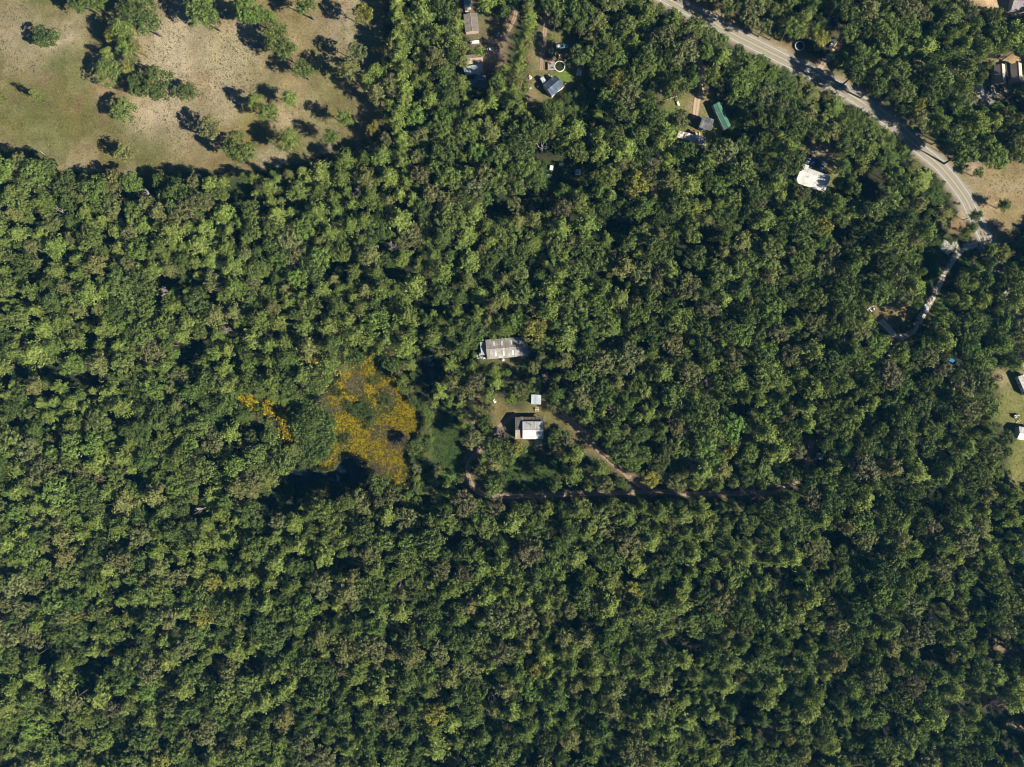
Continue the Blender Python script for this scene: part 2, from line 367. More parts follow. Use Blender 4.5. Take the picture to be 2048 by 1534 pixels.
HOME2 = c1([(640,880),(760,900),(800,1000),(940,1000),(1050,900),(1070,850),(1260,850),(1260,1000),(1440,1090),(1560,1180),(1700,1270),(1800,1420),(1900,1560),(1780,1560),(1640,1400),(1560,1280),(1440,1240),(1320,1180),(1240,1300),(1230,1440),(1100,1420),(1000,1350),(880,1290),(820,1240),(680,1250),(620,1180),(700,1090)])
LAWN_W = [(862,845),(885,815),(905,805),(918,850),(922,890),(926,925),(934,950),(905,950),(885,940),(868,900)]
LAWN_S = cb([(585,650),(760,600),(900,560),(1000,640),(1010,760),(940,800),(900,880),(620,880),(590,760)])
FLOWERS = c2([(1110,90),(1230,110),(1260,230),(1400,290),(1460,480),(1580,560),(1600,660),(1570,760),(1500,860),(1490,960),(1550,1060),(1470,1140),(1370,1130),(1190,1030),(1150,960),(1050,910),(1000,960),(900,1050),(800,1010),(750,960),(880,880),(890,740),(850,560),(820,450),(930,320),(1050,240),(1110,170)])
FL_EXTRA = [c2([(150,420),(300,430),(440,490),(580,580),(650,700),(650,820),(530,830),(480,700),(390,620),(230,560),(150,490)]), c2([(680,130),(760,120),(780,190),(700,190)])]
BANK = c2([(830,600),(900,640),(900,780),(850,940),(740,970),(630,920),(690,800),(740,740)])
POND_A = c2([(520,1080),(600,1030),(700,1020),(790,1050),(850,1050),(920,1040),(960,960),(1040,930),(1120,960),(1160,1030),(1130,1120),(1050,1160),(940,1170),(860,1120),(800,1090),(770,1150),(640,1165),(540,1140)])
POND_B = c2([(1590,150),(1680,120),(1760,150),(1770,260),(1740,350),(1680,400),(1630,350),(1600,260)])
POND_OPEN = c2([(450,1040),(600,990),(800,1020),(930,1000),(960,940),(1170,950),(1210,1060),(1140,1225),(900,1240),(500,1230)])
POND_OPEN_B = c2([(1575,130),(1680,95),(1790,130),(1800,280),(1750,400),(1660,430),(1600,350)])
GAPS = [(352,563,48,13,0),(378,705,22,30,0.4),(480,388,26,20,0),(1088,300,26,22,0),(1075,395,40,20,0),(1000,420,20,30,0),(560,1010,40,16,0.3),(155,760,40,16,0),(60,745,60,12,-.15),(1230,445,34,20,0),(850,600,16,16,.6),(780,545,30,12,.5),(180,1345,50,18,-.5),(90,1310,20,24,0),(490,1330,22,22,0),(1360,1290,40,18,0),(1680,1080,40,16,.2),(1880,1000,26,24,0),(1860,1300,26,30,0),(930,1080,30,10,0),(1480,820,20,18,0),(1560,1150,24,18,0),(250,1290,36,14,0),(640,1230,30,12,-.3),(610,820,12,26,0.2),(700,1130,40,12,0),(1160,1240,26,14,0),(1270,1390,24,16,0),(1500,1420,20,26,0),(1960,1180,20,24,0),(2010,1290,50,18,.5),(2030,1470,40,40,0),(1990,1420,30,20,.5),(1700,470,36,18,.3),(1745,360,24,30,0),(1420,480,20,22,0)]

# raster of where no tall crown may stand, in photograph pixels
GM, GS = 240, 3.0
gx = np.arange(-GM, 2048 + GM, GS); gy = np.arange(-GM, 1534 + GM, GS)
GX, GY = np.meshgrid(gx, gy)
wx = GX + (vnoise(GX, GY, 22, 5) - .5) * 14; wy = GY + (vnoise(GX, GY, 22, 8) - .5) * 14
nocrown = np.zeros(GX.shape, bool)
for poly in [MEADOW, YARD_T1, YARD_T2, YARD_T3, YARD_G, YARD_W, YARD_TAN, YARD_NE, TOP_R, FIELD_R, SHADE_R, LAWN_R2, LAWN_R, HOME, HOME2, LAWN_W, LAWN_S, FLOWERS, BANK, POND_OPEN, POND_OPEN_B] + FL_EXTRA:
    nocrown |= poly_mask(wx, wy, poly)
for (cx, cy, rx, ry, a) in GAPS:
    dx, dy = wx - cx, wy - cy; ca, sa = math.cos(a), math.sin(a)
    nocrown |= ((dx*ca+dy*sa)/rx)**2 + ((-dx*sa+dy*ca)/ry)**2 < 1
def near_line(pts, r, arr=None):
    c = catmull(pts, 5.0); out = np.zeros(GX.shape, bool)
    for x, y in c:
        i0, i1 = int((y - r + GM) / GS), int((y + r + GM) / GS) + 2; j0, j1 = int((x - r + GM) / GS), int((x + r + GM) / GS) + 2
        i0 = max(i0, 0); j0 = max(j0, 0)
        if i1 <= 0 or j1 <= 0: continue
        s = (slice(i0, i1), slice(j0, j1)); out[s] |= (GX[s] - x) ** 2 + (GY[s] - y) ** 2 < r * r
    return out
road_zone = near_line(ROAD[:20], 12) | near_line(ROAD[12:20], 19) | near_line([(x + 9, y - 14) for x, y in ROAD[:17]], 17)
roadside = near_line([(x - 12, y + 20) for x, y in ROAD[6:18]], 40)
track_zone = near_line(TRACK_W, 7) | near_line(TRACK_W[:6], 11) | near_line(TRACK_W[15:], 10) | near_line(TRACK_NE, 10) | near_line(TRACK_E, 19) | near_line(DRIVE_T, 6) | near_line(DRIVE_NE, 6) | near_line(DRIVE_G, 5) | near_line(TRACK_NW, 7)
track_zone |= near_line([(940, 994), (1100, 996), (1300, 992), (1540, 990)], 6)   # the straight ride stays open as a dark slot
for (qx, qy, qr) in ((1156, 344, 24), (1108, 340, 24), (1125, 330, 18), (1641, 914, 14), (1905, 722, 13), (1600, 91, 17), (1663, 62, 16)):
    nocrown |= (GX - qx) ** 2 + (GY - qy) ** 2 < qr * qr
nocrown |= road_zone | track_zone
def blocked(px, py, arr=None):
    a = nocrown if arr is None else arr
    i = int((py + GM) / GS); j = int((px + GM) / GS)
    if i < 0 or j < 0 or i >= a.shape[0] or j >= a.shape[1]: return True
    return bool(a[i, j])

# ------------------------------------------------------------------ ground: one sheet, fine in the middle, coarse out to the horizon
STEP = 1.3
far = [420, 520, 760, 1200, 2000, 3200]
xs = np.concatenate([[-f for f in far[::-1]], np.arange(-345, 345.01, STEP), far]); ys = np.concatenate([[-f for f in far[::-1]], np.arange(-270, 270.01, STEP), far])
XX, YY = np.meshgrid(xs, ys); PX = XX / MPP + 1024; PY = 767 - YY / MPP
jx = PX + (vnoise(PX, PY, 30, 21, 4) - .5) * 26; jy = PY + (vnoise(PX, PY, 30, 33, 4) - .5) * 26
soil = np.zeros(XX.shape + (3,)); n1 = vnoise(PX, PY, 40, 50, 4); n2 = vnoise(PX, PY, 14, 70, 3)
soil[:] = np.array([0.034, 0.036, 0.020])
soil += (n1 - .5)[..., None] * np.array([0.03, 0.02, 0.012])
fg = np.clip((vnoise(PX, PY, 60, 90, 3) - .45) * 5, 0, 1)[..., None] * 0.7
soil = soil * (1 - fg) + np.array([0.030, 0.048, 0.018]) * fg
def paint(mask, col, k=1.0, soft=3, brk=0.35):
    m = blur(mask.astype(float), soft) if soft else mask.astype(float)
    m = np.clip(m + (n2 - .5) * 2 * brk * m * (1 - m) * 4 * 0.5, 0, 1) * k
    m = m[..., None]; soil[:] = soil * (1 - m) + np.array(col) * m
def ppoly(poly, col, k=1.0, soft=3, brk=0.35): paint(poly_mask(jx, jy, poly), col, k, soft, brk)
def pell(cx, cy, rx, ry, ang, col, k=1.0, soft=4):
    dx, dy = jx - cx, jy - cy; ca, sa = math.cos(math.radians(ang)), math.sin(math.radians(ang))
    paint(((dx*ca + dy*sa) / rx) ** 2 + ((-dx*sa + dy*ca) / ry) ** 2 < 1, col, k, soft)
def pline(pts, r, col, k=1.0, soft=1):
    m = np.zeros(XX.shape, bool)
    for x, y in catmull(pts, 3.0):
        wx_, wy_ = P(x, y); rr = r * MPP
        j0, j1 = np.searchsorted(xs, [wx_ - rr - 3, wx_ + rr + 3]); i0, i1 = np.searchsorted(ys, [wy_ - rr - 3, wy_ + rr + 3])
        s = (slice(i0, i1), slice(j0, j1)); m[s] |= (PX[s] + (n2[s] - .5) * 6 - x) ** 2 + (PY[s] + (n1[s] - .5) * 6 - y) ** 2 < r * r
    paint(m, col, k, soft)
OLIVE, STRAW, SAND, BEIGE, GREEN, OCHRE, PINK, DIRT = (0.124, 0.112, 0.042), (0.185, 0.166, 0.080), (0.40, 0.325, 0.225), (0.275, 0.232, 0.155), (0.096, 0.110, 0.034), (0.165, 0.122, 0.048), (0.34, 0.26, 0.185), (0.165, 0.108, 0.068)
LUSH = (0.058, 0.098, 0.030)
ppoly(MEADOW, OLIVE, 1, 4)
mead = poly_mask(PX, PY, MEADOW).astype(float)
for sc_, sd_, col, th in ((95, 201, BEIGE, .55), (70, 205, GREEN, .56), (55, 207, OCHRE, .58), (40, 209, STRAW, .55), (24, 211, DIRT, .66)):
    w_ = np.clip((vnoise(PX, PY, sc_, sd_, 4) - th) * 10, 0, 1) * mead * 0.75; soil = soil * (1 - w_[..., None]) + np.array(col) * w_[..., None]
for e in [(350,60,60,70,0,(0.33,0.28,0.19),.9),(345,130,55,60,0,(0.33,0.28,0.19),.95),(320,230,70,45,-20,(0.33,0.275,0.19),.9),(450,110,60,80,0,(0.31,0.27,0.17),.85),(440,200,60,50,0,BEIGE,.8),(380,280,50,40,0,BEIGE,.75),(20,60,40,60,0,BEIGE,.7),(70,130,28,40,0,BEIGE,.7),(150,60,50,26,0,BEIGE,.6),
          (600,70,50,50,0,(0.22,0.19,0.09),.6),(620,190,40,40,0,(0.24,0.20,0.11),.6),(560,215,40,40,20,(0.33,0.25,0.15),.6),(700,80,40,40,0,BEIGE,.5),
          (40,240,80,60,0,GREEN,.45),(100,270,90,40,0,GREEN,.55),(120,120,40,26,0,GREEN,.55),(160,160,30,40,30,GREEN,.5),(230,265,40,30,0,GREEN,.6),(300,290,40,30,0,GREEN,.6),(440,40,40,20,0,GREEN,.4),(660,140,40,30,0,GREEN,.4),
          (180,305,40,26,0,OCHRE,.8),(20,260,40,16,0,OCHRE,.6),(110,200,26,14,20,OCHRE,.6),(440,300,60,16,0,OCHRE,.7),(500,235,24,40,0,(0.22,0.18,0.05),.6),(560,20,60,16,0,OCHRE,.4),(640,60,20,50,20,DIRT,.5)]: pell(*e, soft=5)
for e in [(112,78,16,9,-25,SAND,.9),(125,82,12,6,-20,SAND,1),(92,100,16,6,20,SAND,.8),(105,55,9,18,-25,SAND,.7),(280,215,10,22,10,SAND,.9),(262,240,22,8,-20,SAND,.95),(300,200,40,9,8,SAND,.9),(350,192,45,7,3,SAND,.9),(380,205,14,8,0,SAND,.8),(275,95,14,30,10,(0.40,0.27,0.17),.85),(290,70,18,9,0,SAND,.7),(330,60,16,9,0,SAND,.7),(322,15,14,24,0,OCHRE,.8),
          (70,40,24,10,-20,SAND,.4),(165,20,24,8,-10,SAND,.5),(590,160,18,10,0,(0.36,0.24,0.15),.8),(590,100,12,30,10,(0.33,0.22,0.14),.7),(570,240,20,16,20,SAND,.8),(455,235,16,14,0,SAND,.7),(400,165,14,18,0,(0.38,0.27,0.17),.8),(450,50,26,10,10,(0.36,0.24,0.16),.7),(420,20,20,10,0,DIRT,.6),(690,255,24,8,0,DIRT,.7),(210,180,24,12,10,(0.36,0.27,0.17),.8),(535,15,40,8,0,(0.34,0.24,0.15),.5)]: pell(*e, soft=3)
pline([(388,40),(390,110),(396,160),(394,220),(400,290),(402,330)], 8, (0.17,0.14,0.075), .7, 2)
pline([(145,70),(120,85),(98,98)], 5, SAND, .8, 1)
pell(740,185,30,90,8,(0.20,0.16,0.11),.6,6); pell(745,80,24,70,0,(0.12,0.12,0.05),.6,6)
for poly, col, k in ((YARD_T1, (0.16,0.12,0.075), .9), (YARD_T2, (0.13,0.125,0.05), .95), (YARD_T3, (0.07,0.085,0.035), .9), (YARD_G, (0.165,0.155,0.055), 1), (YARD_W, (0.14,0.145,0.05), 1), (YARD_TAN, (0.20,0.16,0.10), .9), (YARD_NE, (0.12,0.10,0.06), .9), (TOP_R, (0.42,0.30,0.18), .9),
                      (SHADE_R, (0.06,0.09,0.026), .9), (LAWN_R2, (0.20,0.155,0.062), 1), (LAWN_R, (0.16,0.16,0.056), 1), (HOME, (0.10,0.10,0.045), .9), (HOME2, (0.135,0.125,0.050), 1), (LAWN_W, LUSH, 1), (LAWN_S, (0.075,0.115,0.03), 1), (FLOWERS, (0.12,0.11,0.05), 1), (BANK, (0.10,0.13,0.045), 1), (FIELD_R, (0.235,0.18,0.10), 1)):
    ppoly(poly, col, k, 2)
for e in [(2000,345,60,18,8,(0.21,0.17,0.08),.7),(2030,372,60,5,3,(0.42,0.35,0.26),.8),(2020,395,50,14,0,(0.25,0.19,0.10),.5),(1985,410,20,14,30,(0.36,0.26,0.16),.6),(2020,430,40,16,0,(0.20,0.165,0.07),.7),(2000,470,20,14,0,OCHRE,.6),(1948,335,14,22,-20,PINK,.95),(1948,368,12,16,0,PINK,1),(1925,452,22,9,-10,(0.30,0.18,0.10),.9),(1955,490,22,7,0,PINK,.9),(1985,480,10,20,-28,OCHRE,.8),(1965,505,14,8,0,(0.34,0.19,0.10),.9),
          (1392,212,18,14,0,PINK,.9),(1402,178,12,8,20,PINK,1),(1412,186,12,6,40,PINK,.8),(1340,196,20,8,0,(0.28,0.21,0.11),.7),(1345,222,26,18,0,(0.13,0.16,0.045),.7),(1420,215,14,20,-20,(0.15,0.15,0.05),.6),(1312,254,10,5,10,PINK,.7),(1432,264,14,6,0,(0.17,0.2,0.04),.8),
          (1636,303,26,12,20,(0.34,0.26,0.19),.8),(1655,318,22,18,30,(0.30,0.23,0.17),.8),(1650,290,16,10,0,(0.28,0.2,0.14),.7),(1682,352,24,4,32,(0.40,0.28,0.16),.9),(1672,362,16,12,30,(0.13,0.15,0.045),.9),(1590,298,20,14,40,(0.15,0.16,0.05),.8),
          (1072,105,14,16,0,(0.27,0.22,0.12),.8),(1074,125,8,14,0,(0.17,0.17,0.06),.8),(1130,148,20,12,10,(0.09,0.17,0.026),.95),(1090,55,16,6,15,(0.34,0.25,0.15),.8),(1060,190,12,10,0,(0.36,0.25,0.16),.8),(1070,172,8,8,0,(0.38,0.27,0.18),.7),(985,65,22,12,-10,LUSH,.8),(965,35,10,12,0,LUSH,.8),(1008,42,16,6,15,(0.40,0.30,0.2),.8),(995,90,20,5,10,PINK,.8),(985,110,24,8,20,(0.40,0.29,0.19),.7),(1000,70,12,4,10,(0.4,0.34,0.26),.8),(965,175,14,6,20,(0.38,0.25,0.16),.8),(915,8,10,14,0,(0.40,0.27,0.19),.8),(1000,122,14,6,20,PINK,.6),
          (1985,118,26,8,-30,(0.48,0.34,0.20),.9),(2035,112,30,10,-30,(0.55,0.37,0.20),1),(2015,172,14,10,0,(0.42,0.31,0.19),.9),(1960,190,26,14,10,(0.40,0.36,0.33),.8),(1985,8,60,10,10,(0.5,0.37,0.23),.8),(1995,250,26,10,20,(0.36,0.26,0.17),.6),(2030,235,24,8,0,(0.36,0.26,0.17),.6),(1970,275,20,8,20,(0.33,0.24,0.15),.6),
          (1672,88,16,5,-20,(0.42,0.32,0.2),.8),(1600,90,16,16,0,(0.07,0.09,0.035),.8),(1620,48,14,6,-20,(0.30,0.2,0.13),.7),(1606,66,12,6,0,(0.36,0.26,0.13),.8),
          (1770,608,30,6,5,(0.30,0.20,0.12),.8),(1805,620,30,14,10,(0.20,0.16,0.06),.6),(1785,640,20,14,0,(0.10,0.075,0.05),.8),(1812,667,18,8,-30,(0.36,0.28,0.22),.9),(1870,620,20,12,20,(0.09,0.14,0.03),.8),(1880,600,24,20,0,(0.06,0.11,0.025),.7),
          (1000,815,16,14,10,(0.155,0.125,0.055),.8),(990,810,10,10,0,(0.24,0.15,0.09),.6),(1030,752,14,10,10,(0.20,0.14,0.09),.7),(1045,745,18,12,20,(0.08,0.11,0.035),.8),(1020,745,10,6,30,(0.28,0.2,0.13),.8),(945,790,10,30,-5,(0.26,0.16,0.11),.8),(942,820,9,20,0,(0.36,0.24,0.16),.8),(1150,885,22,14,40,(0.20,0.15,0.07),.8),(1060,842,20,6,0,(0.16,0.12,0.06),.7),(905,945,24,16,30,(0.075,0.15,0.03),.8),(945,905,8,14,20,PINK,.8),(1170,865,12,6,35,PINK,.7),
          (2010,770,14,10,30,(0.42,0.31,0.21),.8),(2000,750,22,8,10,(0.40,0.29,0.2),.7),(1990,890,16,8,0,(0.36,0.26,0.18),.6),(2020,1010,40,10,0,(0.3,0.2,0.12),.5),(2000,1390,50,30,0,(0.36,0.25,0.16),.6),(2035,1330,30,16,0,(0.20,0.19,0.07),.7),(2040,1450,26,16,30,(0.42,0.28,0.17),.8),(2025,1520,30,8,20,(0.42,0.27,0.16),.8),(1990,1300,40,14,20,(0.34,0.25,0.16),.6),
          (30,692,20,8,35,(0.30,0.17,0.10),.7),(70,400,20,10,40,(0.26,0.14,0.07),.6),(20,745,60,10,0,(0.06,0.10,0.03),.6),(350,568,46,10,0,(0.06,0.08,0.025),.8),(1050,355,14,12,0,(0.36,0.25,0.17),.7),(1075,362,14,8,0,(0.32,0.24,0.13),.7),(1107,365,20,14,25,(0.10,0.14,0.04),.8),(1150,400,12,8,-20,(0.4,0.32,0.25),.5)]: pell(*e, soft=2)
verge = [(x + 10, y - 15) for x, y in ROAD[:17]]
pline(verge, 14, (0.165, 0.15, 0.06), .9, 2); pline([(x + 16, y - 24) for x, y in ROAD[2:8]], 8, (0.21, 0.135, 0.075), .8, 2)
pline(ROAD, 20, (0.31, 0.265, 0.19), .85, 1)
for t_ in (TRACK_W, TRACK_NE, TRACK_NW, TRACK_E, DRIVE_G, DRIVE_T): pline(t_, 8.5, (0.22, 0.155, 0.095), .8, 1)
dep = np.zeros(XX.shape)
for pond in (POND_A, POND_B):
    pm = poly_mask(jx * .3 + PX * .7, jy * .3 + PY * .7, pond); dep = np.maximum(dep, blur(pm.astype(float), 2)); paint(pm, (0.05, 0.045, 0.03), .9, 2)
ZZ = (vnoise(PX, PY, 25, 301, 3) - .5) * 0.06 - 0.08 - 1.4 * np.clip(dep - .25, 0, 1)
nx, ny = len(xs), len(ys)
ii = (np.arange(ny - 1)[:, None] * nx + np.arange(nx - 1)[None, :]).ravel()
gm = np_mesh('ground', np.column_stack([XX.ravel(), YY.ravel(), ZZ.ravel()]), np.column_stack([ii, ii + 1, ii + nx + 1, ii + nx]))
ca = gm.attributes.new('soil', 'FLOAT_COLOR', 'POINT')
ca.data.foreach_set('color', np.column_stack([np.clip(soil, 0.005, 1).reshape(-1, 3), np.ones(nx * ny)]).astype(np.float32).ravel())
gm.polygons.foreach_set('use_smooth', np.ones(len(gm.polygons), bool)); gm.materials.append(M['ground'])
g = bpy.data.objects.new('ground', gm); C.objects.link(g); g['kind'] = 'structure'
def flat_poly(name, poly, z, mat, kind='structure', parent=None):
    c = catmull(list(poly) + [poly[0]], 4.0)[:-1]
    me = bpy.data.meshes.new(name); me.from_pydata([(*P(x, y), z) for x, y in c], [], [tuple(range(len(c)))[::-1]]); me.materials.append(mat); me.update()
    o = bpy.data.objects.new(name, me); C.objects.link(o)
    if kind: o['kind'] = kind
    return o
M['pond'] = mat_water('pond_water', (0.006, 0.010, 0.018))
grow = lambda poly, k: [(x + (x - sum(p[0] for p in poly)/len(poly)) * k, y + (y - sum(p[1] for p in poly)/len(poly)) * k) for x, y in poly]
flat_poly('pond_water', grow(POND_A, .04), -0.42, M['pond']); flat_poly('pond_water', grow(POND_B, .04), -0.42, M['pond'])

# ------------------------------------------------------------------ road with its markings, dirt tracks
lane = [(0, .92), (.09, 1.0), (.17, .86), (.27, 1.02), (.37, .84), (.46, .96), (.5, 1.06), (.54, .96), (.63, .84), (.73, 1.02), (.83, .86), (.91, 1.0), (1, .92)]
M['asphalt'] = mat_strip('worn_asphalt', (0.29, 0.268, 0.225), lane=lane)
M['track'] = mat_strip('sandy_track', (0.29, 0.215, 0.155), grass=(0.14, 0.12, 0.055))
M['drive'] = mat_strip('pale_gravel', (0.42, 0.32, 0.23), grass=(0.20, 0.16, 0.08))
M['line_w'] = mat_plain('worn_white_line', (0.66, 0.64, 0.58), 0.7, 0.25); M['line_y'] = mat_plain('worn_yellow_line', (0.55, 0.44, 0.16), 0.7, 0.25)
road = strip('road', ROAD, 8.4, 0.03, M['asphalt'], cols=12, jitter=0.12)
for off in (-2.9, 2.9): strip('edge_line', ROAD, 0.20, 0.05, M['line_w'], road, offset=off, cols=1)
for off in (-0.17, 0.17): strip('centre_line', ROAD, 0.15, 0.05, M['line_y'], road, offset=off, cols=1)
strip('dirt_track', TRACK_W, 3.0, 0.02, M['track'], jitter=0.5, seed=3); strip('dirt_track', TRACK_NE, 3.2, 0.04, M['track'], jitter=0.6, seed=4)
strip('dirt_track', TRACK_NW, 2.4, 0.045, M['track'], jitter=0.6, seed=5); strip('dirt_track', TRACK_W2, 2.6, 0.035, M['track'], jitter=0.7, seed=6)
M['gravel'] = mat_strip('grey_gravel', (0.50, 0.43, 0.37), grass=(0.30, 0.27, 0.2))
strip('gravel_track', TRACK_E, 3.8, 0.02, M['gravel'], jitter=0.5, seed=7); strip('gravel_track', TRACK_E2, 2.6, 0.04, M['gravel'], jitter=0.7, seed=8)
strip('driveway', DRIVE_G, 3.6, 0.02, M['drive'], jitter=0.6, seed=9); strip('driveway', DRIVE_T, 2.6, 0.02, M['track'], jitter=0.5, seed=10)
strip('driveway', DRIVE_T1, 2.4, 0.02, M['track'], jitter=0.6, seed=11); strip('driveway', DRIVE_NE, 3.6, 0.02, M['drive'], jitter=0.7, seed=12)

# ------------------------------------------------------------------ buildings
def roof_slab(L, y0, z0, y1, z1, seam, t=0.07, x0=None, x1=None, rib=0.05, batten=0.0):
    """one slope of sheet roofing from eave (y0,z0) up to ridge (y1,z1), with standing seams or felt courses"""
    b = MB(); xa = -L/2 if x0 is None else x0; xb = L/2 if x1 is None else x1
    pts = [(xa,y0,z0),(xb,y0,z0),(xb,y1,z1),(xa,y1,z1)]
    if (y1 > y0): b.slab(pts[0], pts[1], pts[2], pts[3], t)
    else: b.slab(pts[1], pts[0], pts[3], pts[2], t)
    if seam:
        n = max(2, int((xb - xa) / seam))
        for i in range(n + 1):
            x = xa + 0.03 + (xb - xa - 0.06) * i / n
            q = [(x-.025,y0,z0+rib),(x+.025,y0,z0+rib),(x+.025,y1,z1+rib),(x-.025,y1,z1+rib)]
            if y1 > y0: b.slab(q[0], q[1], q[2], q[3], rib - .004)
            else: b.slab(q[1], q[0], q[3], q[2], rib - .004)
    if batten:
        d = math.hypot(y1-y0, z1-z0); n = int(d / batten)
        for i in range(1, n):
            f = i / n; f2 = f + .06 / d
            p = lambda f, dz: (y0 + (y1-y0)*f, z0 + (z1-z0)*f + dz)
            (ya, za), (yb, zb) = p(f, .03), p(f2, .03)
            q = [(xa+.01,ya,za),(xb-.01,ya,za),(xb-.01,yb,zb),(xa+.01,yb,zb)]
            if y1 > y0: b.slab(q[0], q[1], q[2], q[3], .026)
            else: b.slab(q[1], q[0], q[3], q[2], .026)
    return b
def add_window(root, x, y, z, w, h, along='x', out=1):
    f = MB(); p = MB(); d = 0.05 * out
    if along == 'x':
        for a in ((x-w/2, z-h/2, x-w/2+.07, z+h/2), (x+w/2-.07, z-h/2, x+w/2, z+h/2), (x-w/2+.07, z-h/2, x+w/2-.07, z-h/2+.07), (x-w/2+.07, z+h/2-.07, x+w/2-.07, z+h/2)):
            f.box(a[0], min(y, y+d), a[1], a[2], max(y, y+d), a[3])
        p.box(x-w/2+.07, min(y, y+d*.5), z-h/2+.07, x+w/2-.07, max(y, y+d*.5), z+h/2-.07)
    else:
        for a in ((y-w/2, z-h/2, y-w/2+.07, z+h/2), (y+w/2-.07, z-h/2, y+w/2, z+h/2), (y-w/2+.07, z-h/2, y+w/2-.07, z-h/2+.07), (y-w/2+.07, z+h/2-.07, y+w/2-.07, z+h/2)):
            f.box(min(x, x+d), a[0], a[1], max(x, x+d), a[2], a[3])
        p.box(min(x, x+d*.5), y-w/2+.07, z-h/2+.07, max(x, x+d*.5), y+w/2-.07, z+h/2-.07)
    o = f.build('window', M['white'], root); p.build('pane', M['glass'], o)
def add_door(root, x, y, z0, along='x', out=1, mat=None):
    b = MB(); d = 0.06 * out
    if along == 'x': b.box(x-.45, min(y, y+d), z0, x+.45, max(y, y+d), z0+2.05)
    else: b.box(min(x, x+d), y-.45, z0, max(x, x+d), y+.45, z0+2.05)
    o = b.build('door', mat or M['wood'], root)
    h = MB(); (h.box(x+.32, min(y+d, y+d*2), z0+.95, x+.4, max(y+d, y+d*2), z0+1.05) if along == 'x' else h.box(min(x+d, x+d*2), y+.32, z0+.95, max(x+d, x+d*2), y+.4, z0+1.05))
    h.build('handle', M['silver'], o)
def gable(name, label, cat, px, py, L, Wd, rot, wall_h, rise, roof, wall, over=0.35, seam=0.9, batten=0, roof_b=None, windows=2, split=0.0, cap=True, base=0.0, group=None, end_over=0.3):
    """gabled building; ridge along local x, local -y slope gets ROOF_B if given; split moves the ridge across"""
    r = thing(name, label, cat, px, py, rot, zimg=wall_h + rise * .5, group=group)
    h = Wd / 2; ry = split
    w = MB(); z0, z1 = base, wall_h
    w.loft([[(-L/2,-h,z0),(-L/2,h,z0),(-L/2,h,z1),(-L/2,ry,z1+rise),(-L/2,-h,z1)], [(L/2,-h,z0),(L/2,h,z0),(L/2,h,z1),(L/2,ry,z1+rise),(L/2,-h,z1)]])
    w.build('wall', wall, r)
    if base > 0:
        s = MB(); s.box(-L/2+.1, -h+.1, -.1, L/2-.1, h-.1, base-.004); s.build('skirting', M['grey'], r)
    for sg, mt in ((1, roof), (-1, roof_b or roof)):
        run = (h - ry) if sg > 0 else (h + ry); sl = rise / run
        roof_slab(L + 2 * end_over, sg * (h + over), z1 - sl * over + .09, ry + sg * .004, z1 + rise + .09, seam, batten=batten).build('roof_panel', mt, r)
    if cap:
        c = MB(); c.loft([[(x, ry-.18, z1+rise+.10), (x, ry, z1+rise+.19), (x, ry+.18, z1+rise+.10), (x, ry, z1+rise+.13)] for x in (-L/2-end_over-.01, L/2+end_over+.01)])
        c.build('ridge_cap', roof, r)
    for i in range(windows):
        x = -L/2 + L * (i + .5) / windows
        add_window(r, x, h, z1 * .58 + base * .4, 1.1, 1.0, 'x', 1); add_window(r, x + .4, -h, z1 * .58 + base * .4, 1.1, 1.0, 'x', -1)
    add_window(r, L/2, 0.2, z1 * .58 + base * .4, .9, .9, 'y', 1)
    add_door(r, -L * .08, -h, base, 'x', -1)
    return r
def vent(r, x, y, z, n='roof_vent', rad=.14, h=.45, mat=None):
    b = MB(); b.disc(x, y, z - .3, z + h, rad, 10); b.disc(x, y, z + h + .001, z + h + .1, rad * 1.6, 10, rad * .6); b.build(n, mat or M['dark'], r)

R_white = mat_roof('white_metal_roof', (0.64, 0.64, 0.62), (0.34, 0.31, 0.27), .55, var=.18)
R_cream_lit = mat_roof('cream_lit_shingle_roof', (0.52, 0.46, 0.37), (0.42, 0.36, 0.28), .3, rough=.85, var=.08)  # paler copy of the tan shingles; sunlight put into the sunward slope's colour
R_brown = mat_roof('brown_shingle_roof', (0.17, 0.15, 0.13), (0.14, 0.12, 0.1), .5, rough=.9, var=.2)
R_rust = mat_roof('rusty_tin_roof', (0.36, 0.29, 0.245), (0.30, 0.16, 0.09), .6, var=.3)
R_tin = mat_roof('grey_tin_roof', (0.40, 0.40, 0.385), (0.24, 0.19, 0.15), .5, var=.25)
R_green = mat_roof('green_metal_roof', (0.075, 0.19, 0.135), (0.13, 0.21, 0.165), .6, var=.15)
R_blue = mat_roof('blue_shingle_roof', (0.07, 0.10, 0.15), (0.22, 0.25, 0.29), .6, rough=.8, var=.3)
R_pale = mat_roof('pale_blue_tin', (0.40, 0.46, 0.50), (0.26, 0.25, 0.23), .5, var=.2)
R_char = mat_roof('charcoal_roof', (0.10, 0.105, 0.115), (0.27, 0.29, 0.31), .7, rough=.8, var=.3)
R_tan = mat_roof('tan_shingle_roof', (0.33, 0.26, 0.20), (0.22, 0.17, 0.13), .35, rough=.9, var=.12)
R_teal = mat_roof('teal_tin_roof', (0.22, 0.33, 0.34), (0.3, 0.36, 0.36), .4, var=.15)
R_wreck = mat_roof('peeling_roof', (0.47, 0.45, 0.42), (0.16, 0.12, 0.10), .9, rough=.8, var=.35)

